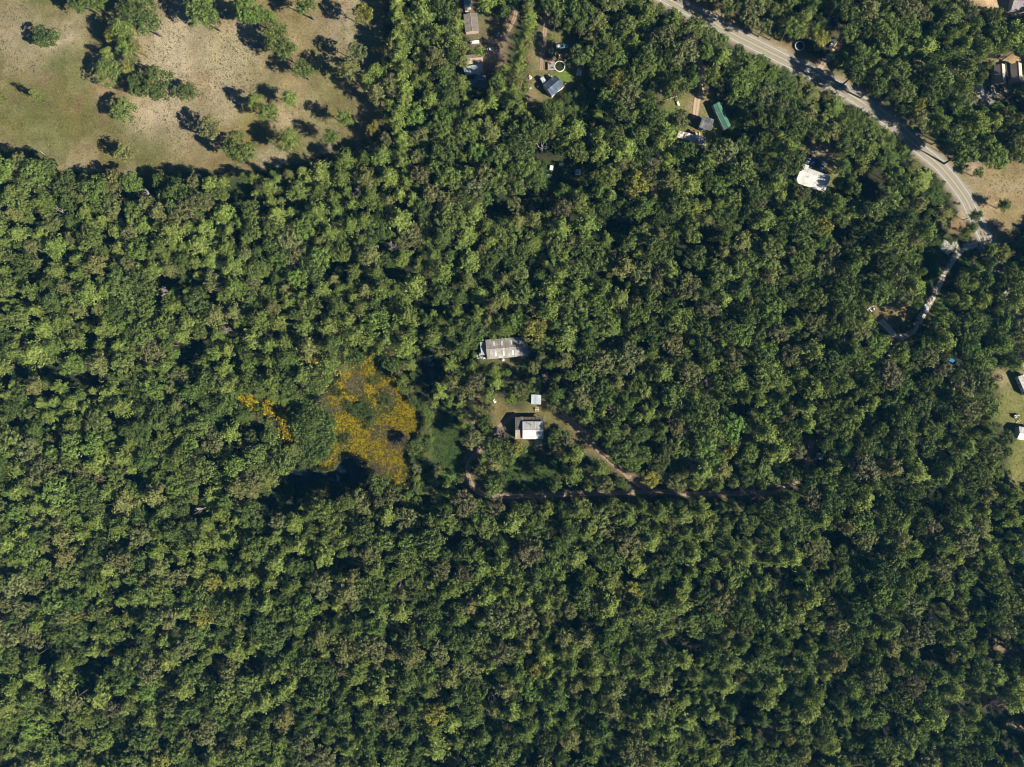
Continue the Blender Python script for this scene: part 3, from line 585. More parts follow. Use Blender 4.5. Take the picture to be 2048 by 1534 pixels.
# homestead: tall white metal gable inside a skirt of lower rusty lean-to roofs
hs = thing('homestead', 'white metal roofed homestead house with rusty lean-to roofs on two sides', 'house', 1059, 856.5, 0, zimg=6)
b = MB(); b.loft([[(-5.6,-4.6,0),(-5.6,4.6,0),(-5.6,4.6,5.2),(-5.6,0.1,7.6),(-5.6,-4.6,5.2)], [(5.6,-4.6,0),(5.6,4.6,0),(5.6,4.6,5.2),(5.6,0.1,7.6),(5.6,-4.6,5.2)]])
HO = Vector((1.9, -1.2, 0))
def shift(o, v): o.location = v; return o
shift(b.build('wall', M['siding'], hs), HO)
shift(roof_slab(11.4, 4.9, 5.1, .104, 7.7, .75).build('roof_panel', R_white, hs), HO)
shift(roof_slab(11.4, -4.85, 5.1, .096, 7.7, .75).build('roof_panel', R_white, hs), HO)
b = MB(); b.box(-5.71, -.05, 7.72, 5.71, .25, 7.80); shift(b.build('ridge_cap', R_white, hs), HO)
b = MB(); b.loft([[(-7.5,-5.8,0),(-7.5,5.8,0),(-7.5,5.8,3.6),(-7.5,-.9,6.2),(-7.5,-5.8,3.9)], [(-3.9,-5.8,0),(-3.9,5.8,0),(-3.9,5.8,3.6),(-3.9,-.9,6.2),(-3.9,-5.8,3.9)]]); b.build('lean_to_wall', M['siding_tan'], hs)
roof_slab(0, 6.0, 3.6, -.9, 6.3, .75, x0=-7.8, x1=-3.85).build('roof_panel', mat_roof('dark_tin', (0.17, 0.155, 0.145), (0.2, 0.13, 0.09), .5, var=.25), hs)
roof_slab(0, -6.0, 3.95, -.91, 6.3, .75, x0=-7.8, x1=-3.85).build('roof_panel', R_rust, hs)
roof_slab(0, 6.15, 3.0, 3.6, 4.2, .75, x0=-3.4, x1=7.5).build('porch_roof', mat_roof('dark_rust_tin', (0.16, 0.13, 0.11), (0.25, 0.13, 0.08), .6, var=.3), hs)
roof_slab(0, 6.2, 3.55, 1.4, 4.6, .75, x0=-5.0, x1=-3.42).build('porch_roof', R_tan, hs)
for x in (-3.0, 0.5, 4.0, 7.3):
    b = MB(); b.box(x-.08, 5.9, 0, x+.08, 6.06, 2.95); b.build('porch_post', M['wood'], hs)
for x in (-2.0, 1.5, 5.0): add_window(hs, x, -5.8, 2.6, 1.2, 1.2, 'x', -1)
add_door(hs, 3.2, -5.8, .3, 'x', -1); vent(hs, 0.5, 2.0, 6.6); vent(hs, 4.0, -2.4, 6.5)
dk = thing('wooden_deck', 'weathered grey wooden deck against the white homestead', 'deck', 1077, 885, 0, zimg=.5)
for i in range(14):
    b = MB(); b.box(-2.2 + i*.315, -1.9, .42, -2.2 + i*.315 + .295, 1.6, .46); b.build('plank', M['wood'], dk)
[MB().box(-2.2, y, .30, 2.2, y+.12, .415).build('joist', M['wood'], dk) for y in (-1.9, 1.48)]; [MB().box(x, y, 0, x+.1, y+.1, .3).build('deck_post', M['wood'], dk) for x in (-2.1, 0, 2.0) for y in (-1.7, 1.3)]
b = MB(); b.box(-2.25, -1.98, .2, -2.15, -1.9, 1.4); b.box(2.12, -1.98, .2, 2.22, -1.9, 1.4); b.box(-2.25, -1.98, 1.4, 2.22, -1.9, 1.48); b.build('railing', M['wood'], dk)

# long house with skylights
lh = gable('long_house', 'long rusty grey house with pale skylight panels among the trees', 'house', 1014, 695.5, 22.5, 10.2, 4.7, 3.0, 1.7, mat_roof('long_house_tin', (0.30, 0.28, 0.26), (0.44, 0.42, 0.40), .8, var=.3), M['siding_tan'], seam=.8, windows=4)
for x in (-7.0, -2.6, 2.6, 7.3):
    for sg in (1, -1):
        xo = x + (.5 if sg < 0 else 0)
        roof_slab(0, sg*4.2, 3.52, sg*1.6, 4.40, 0, t=.045, x0=xo-.42, x1=xo+.42).build('skylight', M['skylight'], lh)
pr = thing('porch', 'pale blue tin porch roof at the end of the long skylit house', 'porch', 966.5, 698, 4.7, zimg=2.4)
roof_slab(0, 4.0, 2.35, -3.4, 2.75, .8, x0=-1.4, x1=1.55).build('porch_roof', R_pale, pr)
for x in (-1.25, 1.35):
    for y in (-3.2, 3.7): 
        b = MB(); b.box(x-.06, y-.06, 0, x+.06, y+.06, 2.25); b.build('post', M['wood'], pr)
def cyl_tank(name, label, px, py, r, h, mat, cat='tank', group=None):
    t = thing(name, label, cat, px, py, zimg=h, group=group)
    b = MB(); b.disc(0, 0, 0, h, r, 20); b.build('shell', mat, t)
    b = MB(); b.disc(0, 0, h + .002, h + r * .25, r * .98, 20, r * .35); b.build('lid', mat, t)
    b = MB(); b.disc(0, 0, h + r*.252, h + r * .25 + .1, r * .2, 10); b.build('cap', M['grey'], t)
    return t
cyl_tank('water_tank', 'round grey water tank under the eave of the long skylit house', 1006, 719.5, .85, 1.7, M['silver'])
def scrap_pile(name, label, px, py, rx, ry, n, mats, seed, rot=0, zmax=.5, size=(.5, 1.6), cat='scrap pile'):
    r_ = random.Random(seed); t = thing(name, label, cat, px, py, rot, zimg=.3)
    names = ['board', 'sheet', 'box']
    for i in range(n):
        b = MB(); k = i % 3; w = r_.uniform(*size); d = w * (.25, .7, .6)[k]; h = (.06, .04, .35)[k]
        b.box(-w/2, -d/2, 0, w/2, d/2, h)
        o = b.build(names[k], r_.choice(mats), t); o.location = (r_.uniform(-rx, rx), r_.uniform(-ry, ry), .02 + i * .06 % zmax + i * .003)
        o.rotation_euler = (r_.uniform(-.15, .15), r_.uniform(-.15, .15), r_.uniform(0, 3.1))
    return t
scrap_pile('scrap_pile', 'heap of white sheets and boards beside the long skylit house', 962, 711, 2.2, 1.6, 18, [M['white'], M['white'], M['silver'], M['siding']], 3, zmax=1.0)
scrap_pile('scrap_pile', 'grey litter of sheets at the tree-covered end of the long skylit house', 1057, 694, 2.0, 4.2, 22, [M['white'], M['silver'], M['wood'], M['siding']], 4, zmax=.9)

def shed(name, label, px, py, L, Wd, rot, h, roof, wall, fall=.35, seam=.6, cat='shed', group=None):
    """mono-pitch shed: four walls, sheet roof, door"""
    r = thing(name, label, cat, px, py, rot, zimg=h, group=group)
    w = MB(); w.loft([[(-L/2,-Wd/2,0),(-L/2,Wd/2,0),(-L/2,Wd/2,h),(-L/2,-Wd/2,h-fall)], [(L/2,-Wd/2,0),(L/2,Wd/2,0),(L/2,Wd/2,h),(L/2,-Wd/2,h-fall)]]); w.build('wall', wall, r)
    roof_slab(L + .3, -Wd/2 - .2, h - fall + .05, Wd/2 + .2, h + .13, seam, t=.05).build('roof', roof, r)
    add_door(r, 0, -Wd/2, 0, 'x', -1)
    return r
shed('shed', 'pale blue tin roofed shed just above the picnic table', 1072.5, 799, 5.2, 5.0, -2, 3.0, R_pale, M['siding'])
cp = thing('carport_frame', 'bare metal carport frame beside the pale blue tin shed', 'carport', 1086, 800, -3, zimg=2.2)
for x in (-1.2, 1.2):
    for y in (-2.2, 0, 2.2):
        b = MB(); b.box(x-.04, y-.04, 0, x+.04, y+.04, 2.2); b.build('post', M['silver'], cp)
    b = MB(); b.box(x-.05, -2.3, 2.21, x+.05, 2.3, 2.3); b.build('rail', M['silver'], cp)
for y in (-2.2, 0, 2.2):
    b = MB(); b.box(-1.14, y-.05, 2.215, 1.14, y+.05, 2.29); b.build('crossbar', M['silver'], cp)
pt = thing('picnic_table', 'pale wooden picnic table with benches below the pale blue shed', 'table', 1074, 819, 2, zimg=.7)
for i in range(4):
    b = MB(); b.box(-1.15, -.42 + i*.215, .72, 1.15, -.42 + i*.215 + .195, .77); b.build('plank', M['wood_pale'], pt)
for sg in (-1, 1):
    b = MB(); b.box(-1.15, sg*.9-.16, .42, 1.15, sg*.9+.16, .47); b.build('bench', M['wood_pale'], pt)
for x in (-.85, .85):
    b = MB(); b.box(x-.05, -.85, .34, x+.05, .85, .415); b.box(x-.05, -.4, .62, x+.05, .4, .715); b.tube((x, -.35, .68), (x, -.75, 0), .05, .05, 4); b.tube((x, .35, .68), (x, .75, 0), .05, .05, 4); b.build('leg_frame', M['wood_pale'], pt)

# green mobile home, charcoal house, wreck
gh = gable('mobile_home', 'long narrow mobile home with a green metal roof', 'mobile home', 1444.5, 231, 14.6, 4.0, -65, 3.4, .55, R_green, M['siding'], over=.1, seam=.6, windows=4, base=.6, roof_b=R_green, end_over=.15)
b = MB(); b.box(-3.9, -2.25, 3.30, 6.9, -2.13, 3.42); b.build('gutter', M['silver'], gh)
st = MB(); [st.box(-1.6, -2.0-.3*(i+1), 0, -.6, -2.0-.3*i, .6-.15*i) for i in range(4)]; st.build('steps', M['wood'], gh)
ch = gable('charcoal_house', 'small square house with a blotched charcoal roof beside the green mobile home', 'house', 1413.5, 246, 6.3, 6.0, -18, 4.6, .9, R_char, M['dark'], seam=0, batten=.4, windows=1)
scrap_pile('roof_litter', 'strips of pale debris lying under the eave of the charcoal house', 1404, 257, 1.6, .4, 8, [M['silver'], M['white']], 9, -10)
wk = thing('wrecked_mobile_home', 'wrecked mobile home with a torn peeling white roof and bare rafters', 'mobile home', 1383, 274.5, -15, zimg=2.6)
b = MB(); b.box(-7.8, -1.85, 0, 7.8, 1.85, 2.4); b.build('wall', M['siding'], wk)
r_ = random.Random(5)
for i in range(12):
    for sg in (-1, 1):
        if r_.random() < .14: continue
        x0 = -7.9 + i * 1.32; rip = r_.uniform(0, .9) if r_.random() < .5 else 0
        zl = 2.42 + r_.uniform(0, .05)
        roof_slab(0, sg * (1.95 - rip), zl, sg * .004, zl + .42 + r_.uniform(-.05, .05), 0, t=.03, x0=x0, x1=x0 + 1.30 - r_.uniform(0, .25)).build('roof_sheet', r_.choice([R_wreck, R_wreck, R_white, R_tan if i < 4 else R_tin]), wk)
for i in range(10):
    b = MB(); x = -7.2 + i*1.6; b.box(x, -1.8, 2.404, x+.08, 1.8, 2.42 + .2 * (i % 2)); b.build('rafter', M['wood'], wk)
scrap_pile('scrap_pile', 'rusty red junk heap against the wrecked mobile home', 1382, 265, 1.7, 1.1, 16, [M['rust'], M['rust'], M['red'], M['wood']], 6, zmax=1.4)
scrap_pile('scrap_pile', 'pinkish broken boards beside the rusty red junk heap', 1394, 268, 1.5, .9, 12, [M['tan'], M['siding_tan'], M['silver']], 7, zmax=.8)
scrap_pile('scrap_pile', 'grey rubble trailing off the far end of the wrecked mobile home', 1406, 283, 2.4, 1.6, 18, [M['silver'], M['wood'], M['siding']], 8, -15, .6)

# white house with cars
wh = gable('white_house', 'bright white roofed house with vehicles parked behind it', 'house', 1627.8, 354.8, 16.6, 7.6, -19.5, 2.8, 1.1, R_white, M['white'], seam=.8, windows=4, split=.9)
w2 = MB(); w2.box(-8.0, 3.5, 0, -4.6, 5.2, 2.75); w2.build('entry_wall', M['white'], wh)
roof_slab(0, 5.6, 2.8, 1.6, 3.7, .8, x0=-8.4, x1=-4.4).build('roof_panel', R_white, wh)
roof_slab(0, -5.6, 2.25, -3.9, 2.72, .8, x0=-8.3, x1=8.3).build('porch_roof', R_white, wh)
for x in (-8, -4, 0, 4, 8): b = MB(); b.box(x-.07, -5.4, 0, x+.07, -5.26, 2.24); b.build('porch_post', M['white'], wh)
vent(wh, -3.6, -1.2, 3.5); vent(wh, 3.4, -.6, 3.7)

# top cluster
gable('brown_house', 'brown shingled gable house at the top yard', 'house', 942.5, 44.5, 9.4, 7.0, 96, 3.0, 1.1, mat_roof('pale_brown_shingle', (0.30, 0.265, 0.22), (0.2, 0.17, 0.14), .4, rough=.9, var=.15), M['siding_tan'], seam=0, batten=.35, windows=2, roof_b=R_brown)  # lighter brown shingles on the local +y slope, darker brown on the other
bh = C.objects['brown_house']; [vent(bh, x, y, 3.45, rad=.12, h=.3) for x, y in ((2.5, 1.7), (-.5, 2.0), (-2.8, 1.5), (1.0, -1.8), (-2, -2.0))]
shed('garden_shed', 'small teal tin shed at the top edge of the photo', 935, 7.5, 3.7, 3.4, 2, 2.8, R_teal, M['siding'])
cb_ = thing('chest_freezer', 'white chest standing before the small teal tin shed', 'freezer', 933, 19.5, 8, zimg=.9)
b = MB(); b.box(-.9, -1.2, 0, .9, 1.2, .85); b.build('body', M['white'], cb_); b = MB(); b.bbox(-.92, -1.22, .854, .92, 1.22, .97, .04); b.build('lid', M['siding'], cb_)
gable('tan_roofed_cabin', 'shaded cabin with a tan hip end just above the pale blue barn', 'cabin', 948, 117, 9.4, 4.6, 4, 3.0, 1.2, R_tan, M['siding_tan'], seam=0, batten=.4, windows=2)
gable('pale_blue_barn', 'long pale blue tin roofed barn in the top yard', 'barn', 947, 138, 9.8, 4.4, 14, 3.2, .5, R_pale, M['siding'], seam=.6, windows=2, over=.2)
gable('slate_blue_cabin', 'square slate blue roofed cabin below the pale blue barn', 'cabin', 960, 160, 6.0, 5.6, -1, 3.0, .7, R_blue, M['siding'], seam=.7, windows=1, over=.2)
shed('lean_to', 'low pale blue lean-to against the slate blue cabin', 943.5, 165, 2.4, 3.4, -4, 2.3, R_pale, M['siding'], .25, cat='lean-to')
gable('blue_shingle_house', 'dark blue shingled house set at an angle below the round pool', 'house', 1107, 170, 8.2, 7.2, 40, 3.6, 1.5, R_blue, M['siding'], seam=0, batten=.45, windows=2)
scrap_pile('wooden_step', 'pinkish wooden steps before the dark blue shingled house', 1099.5, 153, 1.1, .6, 8, [M['tan'], M['siding_tan']], 31, -30, .3, cat='steps')
scrap_pile('wooden_landing', 'reddish wooden landing behind the dark blue shingled house', 1130, 169, 1.2, .9, 10, [M['rust'], M['tan']], 32, 30, .3, cat='landing')
def camper(name, label, px, py, L, Wd, rot, mat, h=2.6):
    t = thing(name, label, 'camper', px, py, rot, zimg=h)
    b = MB(); b.loft([[(-L/2,y*Wd/2,.45),(-L/2+.1,y*Wd/2,1.3),(-L/2+.35,y*Wd/2,h-.1),(-L/2+.6,y*Wd/2,h),(L/2-.5,y*Wd/2,h),(L/2-.1,y*Wd/2,h-.25),(L/2,y*Wd/2,1.2),(L/2-.2,y*Wd/2,.45)] for y in (-1, 1)]); b.build('body', mat, t)
    for x in (-L*.1, L*.12):
        for sg in (-1, 1):
            w = MB(); w.tube((x, sg*(Wd/2-.2), .32), (x, sg*(Wd/2+.02), .32), .32, .32, 12); w.build('wheel', M['black'], t)
    b = MB(); b.box(-.3, -.3, h+.004, .3, .3, h+.12); b.build('roof_hatch', M['white'], t)
    b = MB(); b.box(L/2-.8, -.4, h+.004, L/2-1.6, .4, h+.2); b.build('air_unit', M['silver'], t)
    add_window(t, -L*.2, Wd/2, 1.6, 1.0, .6, 'x', 1); add_door(t, L*.25, -Wd/2, .5, 'x', -1, M['silver'])
    b = MB(); b.box(L/2-.2, -.05, .4, L/2+1.0, .05, .48); b.build('drawbar', M['dark'], t)
    return t
camper('camper', 'small grey camper parked by the dark blue shingled house', 1086.5, 159.5, 4.2, 2.2, -58, M['silver'])
def flat_trailer(name, label, px, py, L, Wd, rot, deck, load=None, side=.35):
    t = thing(name, label, 'trailer', px, py, rot, zimg=.6)
    b = MB(); b.box(-L/2, -Wd/2, .5, L/2, Wd/2, .6); b.build('bed', deck, t)
    for x0, y0, x1, y1 in ((-L/2, -Wd/2, L/2, -Wd/2+.06), (-L/2, Wd/2-.06, L/2, Wd/2), (-L/2, -Wd/2+.064, -L/2+.06, Wd/2-.064)):
        b = MB(); b.box(x0, y0, .604, x1, y1, .6 + side); b.build('side_board', deck, t)
    for sg in (-1, 1):
        w = MB(); w.tube((-L*.08, sg*(Wd/2+.03), .33), (-L*.08, sg*(Wd/2+.23), .33), .33, .33, 12); w.build('wheel', M['black'], t)
        f = MB(); f.box(-L*.08-.45, sg*(Wd/2+.13)-.14, .68, -L*.08+.45, sg*(Wd/2+.13)+.14, .72); f.build('mudguard', deck, t)
    b = MB(); b.box(L/2+.002, -.06, .46, L/2+1.1, .06, .54); b.build('drawbar', M['dark'], t)
    if load:
        for i, (x, y, w, d, h, m) in enumerate(load):
            l = MB(); l.bbox(x-w/2, y-d/2, .604, x+w/2, y+d/2, .6+h, .05); l.build('load', m, t)
    return t
flat_trailer('utility_trailer', 'white trailer in the shade of the brown shingled house', 950, 84.5, 4.8, 1.7, 5, M['white'], [(-.8, 0, 1.8, 1.1, .5, M['white'])])
flat_trailer('utility_trailer', 'orange loaded trailer parked above the round pool', 1121, 113, 3.0, 2.1, 92, M['orange'], [(-.5, .2, .9, .9, .5, M['wood_pale']), (.7, -.3, .8, .7, .4, M['tan']), (.4, .6, .5, .4, .6, M['white'])])
flat_trailer('utility_trailer', 'black trailer with grey junk next to the red car', 1102, 105.5, 4.4, 1.9, 0, M['dark'], [(-1, .2, .9, .8, .5, M['silver']), (.8, -.2, 1.0, .6, .3, M['white'])])
shed('garden_shed', 'little pale tilted shed beside the pool lawn', 1158.5, 144, 2.5, 2.2, -8, 2.4, R_pale, M['siding'], .3)
scrap_pile('board_stack', 'stack of pale boards on the drive near the camper', 1060.5, 154.5, .7, .5, 10, [M['white'], M['wood_pale'], M['tan']], 21, 0, .4, (.9, 1.7), cat='board stack')
scrap_pile('junk_heap', 'white and brown junk strewn over the dirt by the tan-roofed cabin', 985, 108, 4.2, 2.6, 26, [M['white'], M['wood_pale'], M['wood'], M['silver'], M['tan'], M['dark']], 22, 0, .5, (.4, 1.3))
scrap_pile('junk_heap', 'pale junk pile beside the drive below the brown shingled house', 999, 71, 2.8, 1.0, 16, [M['white'], M['tan'], M['silver'], M['wood']], 23, -20, .5, (.4, 1.2))
scrap_pile('junk_heap', 'brown boards and scrap below the slate blue cabin', 962, 177, 2.6, 1.2, 16, [M['wood'], M['rust'], M['tan'], M['white']], 24, 0, .5, (.4, 1.2))
scrap_pile('tarp_heap', 'dark tarp covered heap on the drive below the board stack', 1058, 174, .9, 1.3, 10, [M['grey'], M['dark'], M['silver']], 25, 60, .8, (.8, 1.5))
cyl_tank('propane_tank', 'white tank standing alone in front of the dark blue shingled house', 1076, 172.5, .5, 1.1, M['white'])
bt = thing('motor_boat', 'turquoise and white boat on a trailer in the shade above the pool', 'boat', 1124.5, 92.5, 3, zimg=1)
b = MB(); b.loft([[(-3.4,-1.0,.6),(-3.4,1.0,.6),(-3.4,1.15,1.3),(-3.4,-1.15,1.3)],[(.8,-1.0,.55),(.8,1.0,.55),(.8,1.2,1.35),(.8,-1.2,1.35)],[(2.4,-.6,.6),(2.4,.6,.6),(2.4,.8,1.4),(2.4,-.8,1.4)],[(3.5,-.04,.9),(3.5,.04,.9),(3.5,.06,1.45),(3.5,-.06,1.45)]]); b.build('hull', M['teal'], bt)
b = MB(); b.box(-3.3, -.9, 1.404, -.6, .9, 1.44); b.build('deck', M['white'], bt)
b = MB(); b.loft([[(-.3,-.8,1.404),(-.3,.8,1.404),(-.5,.7,1.85),(-.5,-.7,1.85)],[(.5,-.7,1.404),(.5,.7,1.404),(.2,.6,1.85),(.2,-.6,1.85)]]); b.build('windscreen', M['glass'], bt)
b = MB(); b.box(-3.75, -.25, .8, -3.41, .25, 1.9); b.build('outboard_motor', M['dark'], bt)
b = MB(); b.box(-3.2, -.8, .42, 3.0, .8, .5); [b.tube((-1.2, s*.9, .33), (-1.2, s*1.1, .33), .33, .33, 12) for s in (-1, 1)]; b.build('boat_trailer', M['silver'], bt)

# pool with deck, trampoline
pool = thing('round_pool', 'round above ground pool with a white rim and dark green water', 'pool', 1119.5, 132.5, zimg=1.2)
b = MB(); b.ring(0, 0, 0, 1.2, 2.72, 2.78, 40); b.build('pool_wall', M['white'], pool)
b = MB(); b.ring(0, 0, 1.204, 1.26, 2.62, 3.02, 40); b.build('rim', M['white'], pool)
b = MB(); b.disc(0, 0, .05, 1.0, 2.71, 40); b.build('pool_water', mat_water('green_pool_water', (0.028, 0.034, 0.012), .12), pool)
pdk = thing('pool_deck', 'grey plank deck with furniture joined to the round pool', 'deck', 1103.5, 132, 1, zimg=1.1)
for i in range(13):
    b = MB(); b.box(-2.1, -2.1 + i*.32, 1.0, 1.9, -2.1 + i*.32 + .295, 1.045); b.build('plank', M['wood'], pdk)
[MB().box(x, y, 0, x+.12, y+.12, .996).build('deck_post', M['wood'], pdk) for x in (-2.0, -.1, 1.7) for y in (-2.0, 1.85)]
b = MB()
for y0, y1, x0, x1 in ((-2.16, -2.11, -2.1, 1.9), (2.07, 2.12, -2.1, 1.9), (-2.1, 2.06, -2.16, -2.11)): b.box(x0, y0, 1.0, x1, y1, 1.06); b.box(x0, y0, 1.85, x1, y1, 1.93)
for x in (-2.13, -.8, .6, 1.85): b.box(x-.03, -2.15, 1.062, x+.03, -2.10, 1.848); b.box(x-.03, 2.07, 1.062, x+.03, 2.12, 1.848)
b.build('railing', M['white'], pdk)
def deck_chair(px, py, rot, label):
    t = thing('deck_chair', label, 'chair', px, py, rot, z=1.045, zimg=1.3, group='chairs on the pool deck')
    b = MB(); b.box(-.3, -.28, .36, .3, .28, .42); b.build('seat', M['dark'], t)
    b = MB(); b.slab((-.3, .29, .42), (.3, .29, .42), (.3, .5, 1.0), (-.3, .5, 1.0), .04); b.build('backrest', M['dark'], t)
    for x in (-.27, .23):
        for y in (-.25, .21): b = MB(); b.box(x, y, 0, x+.04, y+.04, .356); b.build('leg', M['silver'], t)
deck_chair(1101, 128, 30, 'dark deck chair on the pool deck nearest the drive corner'); deck_chair(1105.5, 135, 200, 'dark deck chair on the pool deck facing the pool rim')
tr = thing('trampoline', 'round black trampoline with a pale ring beside the road verge', 'trampoline', 1599.5, 91.5, zimg=.9)
b = MB(); b.disc(0, 0, .86, .88, 2.2, 36); b.build('jumping_mat', M['mat_black'], tr)
b = MB(); b.ring(0, 0, .85, .93, 2.21, 2.68, 36); b.build('padding', mat_plain('ring_pad', (0.42, 0.47, 0.5), .6, .3), tr)
for k in range(6):
    a = k * math.pi / 3; b = MB(); b.tube((2.55*math.cos(a), 2.55*math.sin(a), 0), (2.55*math.cos(a), 2.55*math.sin(a), .845), .05, .05, 6); b.build('leg', M['silver'], tr)

# twin tan houses and other buildings on the east side
gable('tan_house', 'tan gable house with its sunlit slope coloured cream, nearer the gravel yard of the two', 'house', 2002.5, 146.5, 9.6, 5.6, 94, 3.4, 1.6, R_tan, M['siding_tan'], seam=0, batten=.4, windows=2, roof_b=R_cream_lit, over=.2, group='twin tan houses')
gable('tan_house', 'tan gable house with its sunlit slope coloured cream, by the sandy bank at the photo edge', 'house', 2035.5, 144.5, 9.8, 5.7, 94, 3.4, 1.6, R_tan, M['siding_tan'], seam=0, batten=.4, windows=2, roof_b=R_cream_lit, over=.2, group='twin tan houses')
pd = thing('porch_deck', 'brown plank porch deck joining the twin tan houses', 'deck', 2011, 168, 4, zimg=.6)
for i in range(12):
    b = MB(); b.box(-1.9 + i*.32, -3.2, .5, -1.9 + i*.32 + .3, 2.6, .55); b.build('plank', mat_plain('brown_deck', (0.24, 0.17, 0.09), .85, .25), pd)
[MB().box(x, y, 0, x+.12, y+.12, .496).build('deck_post', M['wood'], pd) for x in (-1.8, 1.7) for y in (-3.0, 0, 2.4)]
lt = thing('dark_carport', 'dark sheet on posts filling the dark gap between the twin tan houses', 'carport', 2016, 141, 3, zimg=2.4)  # dark sheet with posts laid over the dark gap between the houses
roof_slab(0, 4.2, 2.3, -3.6, 2.5, .6, x0=-1.8, x1=1.7).build('roof', mat_roof('dark_felt', (0.06, 0.06, 0.07), None, .3), lt)
for x in (-1.6, 1.5):
    for y in (-3.4, 4.0): b = MB(); b.box(x-.06, y-.06, 0, x+.06, y+.06, 2.24); b.build('post', M['wood'], lt)
gable('mauve_roofed_house', 'mauve grey roofed house cut by the top corner of the photo', 'house', 2052, 4, 14, 8, -4, 3.2, 1.4, mat_roof('mauve_roof', (0.27, 0.24, 0.26), None, .3, .9), M['siding'], seam=0, batten=.4)
gable('white_trailer_home', 'white roofed trailer home cut by the photo edge, nearest the sandy path', 'trailer home', 2053, 769, 11, 4.6, -66, 3.2, .6, R_white, M['white'], seam=.7, windows=3, base=.5, over=.1)
gable('white_lawn_house', 'white roofed house with a tan porch at the edge of the side lawn', 'house', 2054, 868, 8.5, 6.5, -8, 3.2, 1.2, R_white, M['white'], seam=.7, windows=2)
lp = thing('tan_porch', 'tan plank porch against the white house by the side lawn', 'porch', 2040, 874, -10, zimg=.5)
for i in range(9): b = MB(); b.box(-1.5 + i*.33, -1.1, .4, -1.5 + i*.33 + .31, 1.2, .45); b.build('plank', M['tan'], lp)
[MB().box(x, y, 0, x+.12, y+.12, .396).build('deck_post', M['wood'], lp) for x in (-1.4, 1.2) for y in (-1.0, 1.0)]
shed('track_hut', 'small silver hut in deep shade beside the end of the dirt track', 1641, 913, 2.8, 3.0, -14, 2.5, R_tin, M['grey'])
shed('teal_hut', 'teal roofed hut in the shaded clearing with white boxes', 1156.5, 344, 2.7, 2.3, -8, 2.3, R_teal, M['siding'])
def crate(name, label, px, py, L, Wd, h, rot, mat, cat='box', legs=True):
    t = thing(name, label, cat, px, py, rot, zimg=h)
    z0 = .3 if legs else .02
    b = MB(); b.box(-L/2, -Wd/2, z0, L/2, Wd/2, h); b.build('body', mat, t)
    b = MB(); b.bbox(-L/2-.06, -Wd/2-.06, h+.003, L/2+.06, Wd/2+.06, h+.1, .03); b.build('lid', M['white'] if mat != M['white'] else M['silver'], t)
    if legs:
        for x in (-L/2+.05, L/2-.15):
            for y in (-Wd/2+.05, Wd/2-.15): b = MB(); b.box(x, y, 0, x+.1, y+.1, z0-.003); b.build('leg', M['wood'], t)
    return t
crate('hutch', 'pale hutch in the shaded clearing nearest the bleached snag', 1103, 335.5, 1.8, 2.5, 1.2, -8, M['silver'])
crate('hutch', 'smaller pale hutch between the two others in the shaded clearing', 1122.5, 329.5, 2.3, 1.3, 1.1, -4, M['silver'])
crate('hutch', 'bright white sunlit hutch at the edge of the shaded clearing', 1098.5, 352, 1.0, 2.4, 1.1, 28, M['white'])
for (px_, py_, L_, W_, rt, lb) in ((1893, 495, 7.2, 6.0, -38, 'broad pale concrete slab in shade beside the gravel track'), (1911, 488, 4.2, 3.6, -25, 'lesser pale concrete slab in shade nearest the road')):
    t = thing('concrete_slab', lb, 'slab', px_, py_, rt)
    for i in range(3):
        for j in range(2): b = MB(); b.bbox(-L_/2 + i*L_/3, -W_/2 + j*W_/2, .0, -L_/2 + (i+1)*L_/3 - .06, -W_/2 + (j+1)*W_/2 - .06, .12 + .02*((i+j) % 2), .02); b.build('panel', M['concrete'], t)
scrap_pile('junk_heap', 'white litter scattered in the small brown clearing by the gravel track', 1742, 616, 1.8, 1.6, 12, [M['white'], M['silver'], M['pale_blue']], 41, 0, .4, (.4, 1.1))
scrap_pile('junk_heap', 'pale garden junk on the side lawn below the grey tractor', 2037, 842, 1.0, .9, 7, [M['white'], M['tan']], 42, 0, .4, (.4, 1.0))
scrap_pile('junk_heap', 'grey and white clutter on the gravel below the twin tan houses', 1975, 182, 5.0, 2.2, 20, [M['silver'], M['white'], M['grey'], M['pale_blue']], 43, 0, .5, (.4, 1.4))
scrap_pile('junk_heap', 'white scrap scattered where the roof litter meets the yard of the twin tan houses', 1998, 169, 1.2, .8, 7, [M['white'], M['wood_pale']], 44, 0, .5, (.5, 1.2))
tp = thing('tarp_shelter', 'bright blue tarp shelter among the eastern trees', 'shelter', 1905, 720, -28, zimg=1.6)
b = MB(); b.loft([[(-1.3,-1.0,.9),(-1.3,0,1.7),(-1.3,1.0,.9),(-1.3,0,1.64)],[(1.3,-1.0,.9),(1.3,0,1.7),(1.3,1.0,.9),(1.3,0,1.64)]]); b.build('canopy', M['tarp'], tp)
for x in (-1.25, 1.25): b = MB(); b.tube((x, 0, 0), (x, 0, 1.63), .04, .04, 6); b.build('pole', M['wood'], tp)
scrap_pile('board_stack', 'white striped boards lying beside the bright blue tarp shelter', 1914, 729, .9, .5, 9, [M['white'], M['wood_pale'], M['pale_blue']], 45, -30, .3, (.7, 1.6), cat='board stack')
bs = flat_trailer('slatted_trailer', 'blue slatted trailer near the bare tree below the long skylit house', 1077.5, 754, 2.6, 1.7, -35, M['blue'])
for i in range(4): b = MB(); b.box(-1.25, -.75 + i*.4, .62, 1.25, -.75 + i*.4 + .2, .68); b.build('slat', M['pale_blue'], bs)
flat_trailer('utility_trailer', 'white framed trailer half under a tree by the red-soil drive', 953, 826, 2.4, 1.6, 80, M['white'], [(0, .2, .8, .5, .3, M['silver'])])
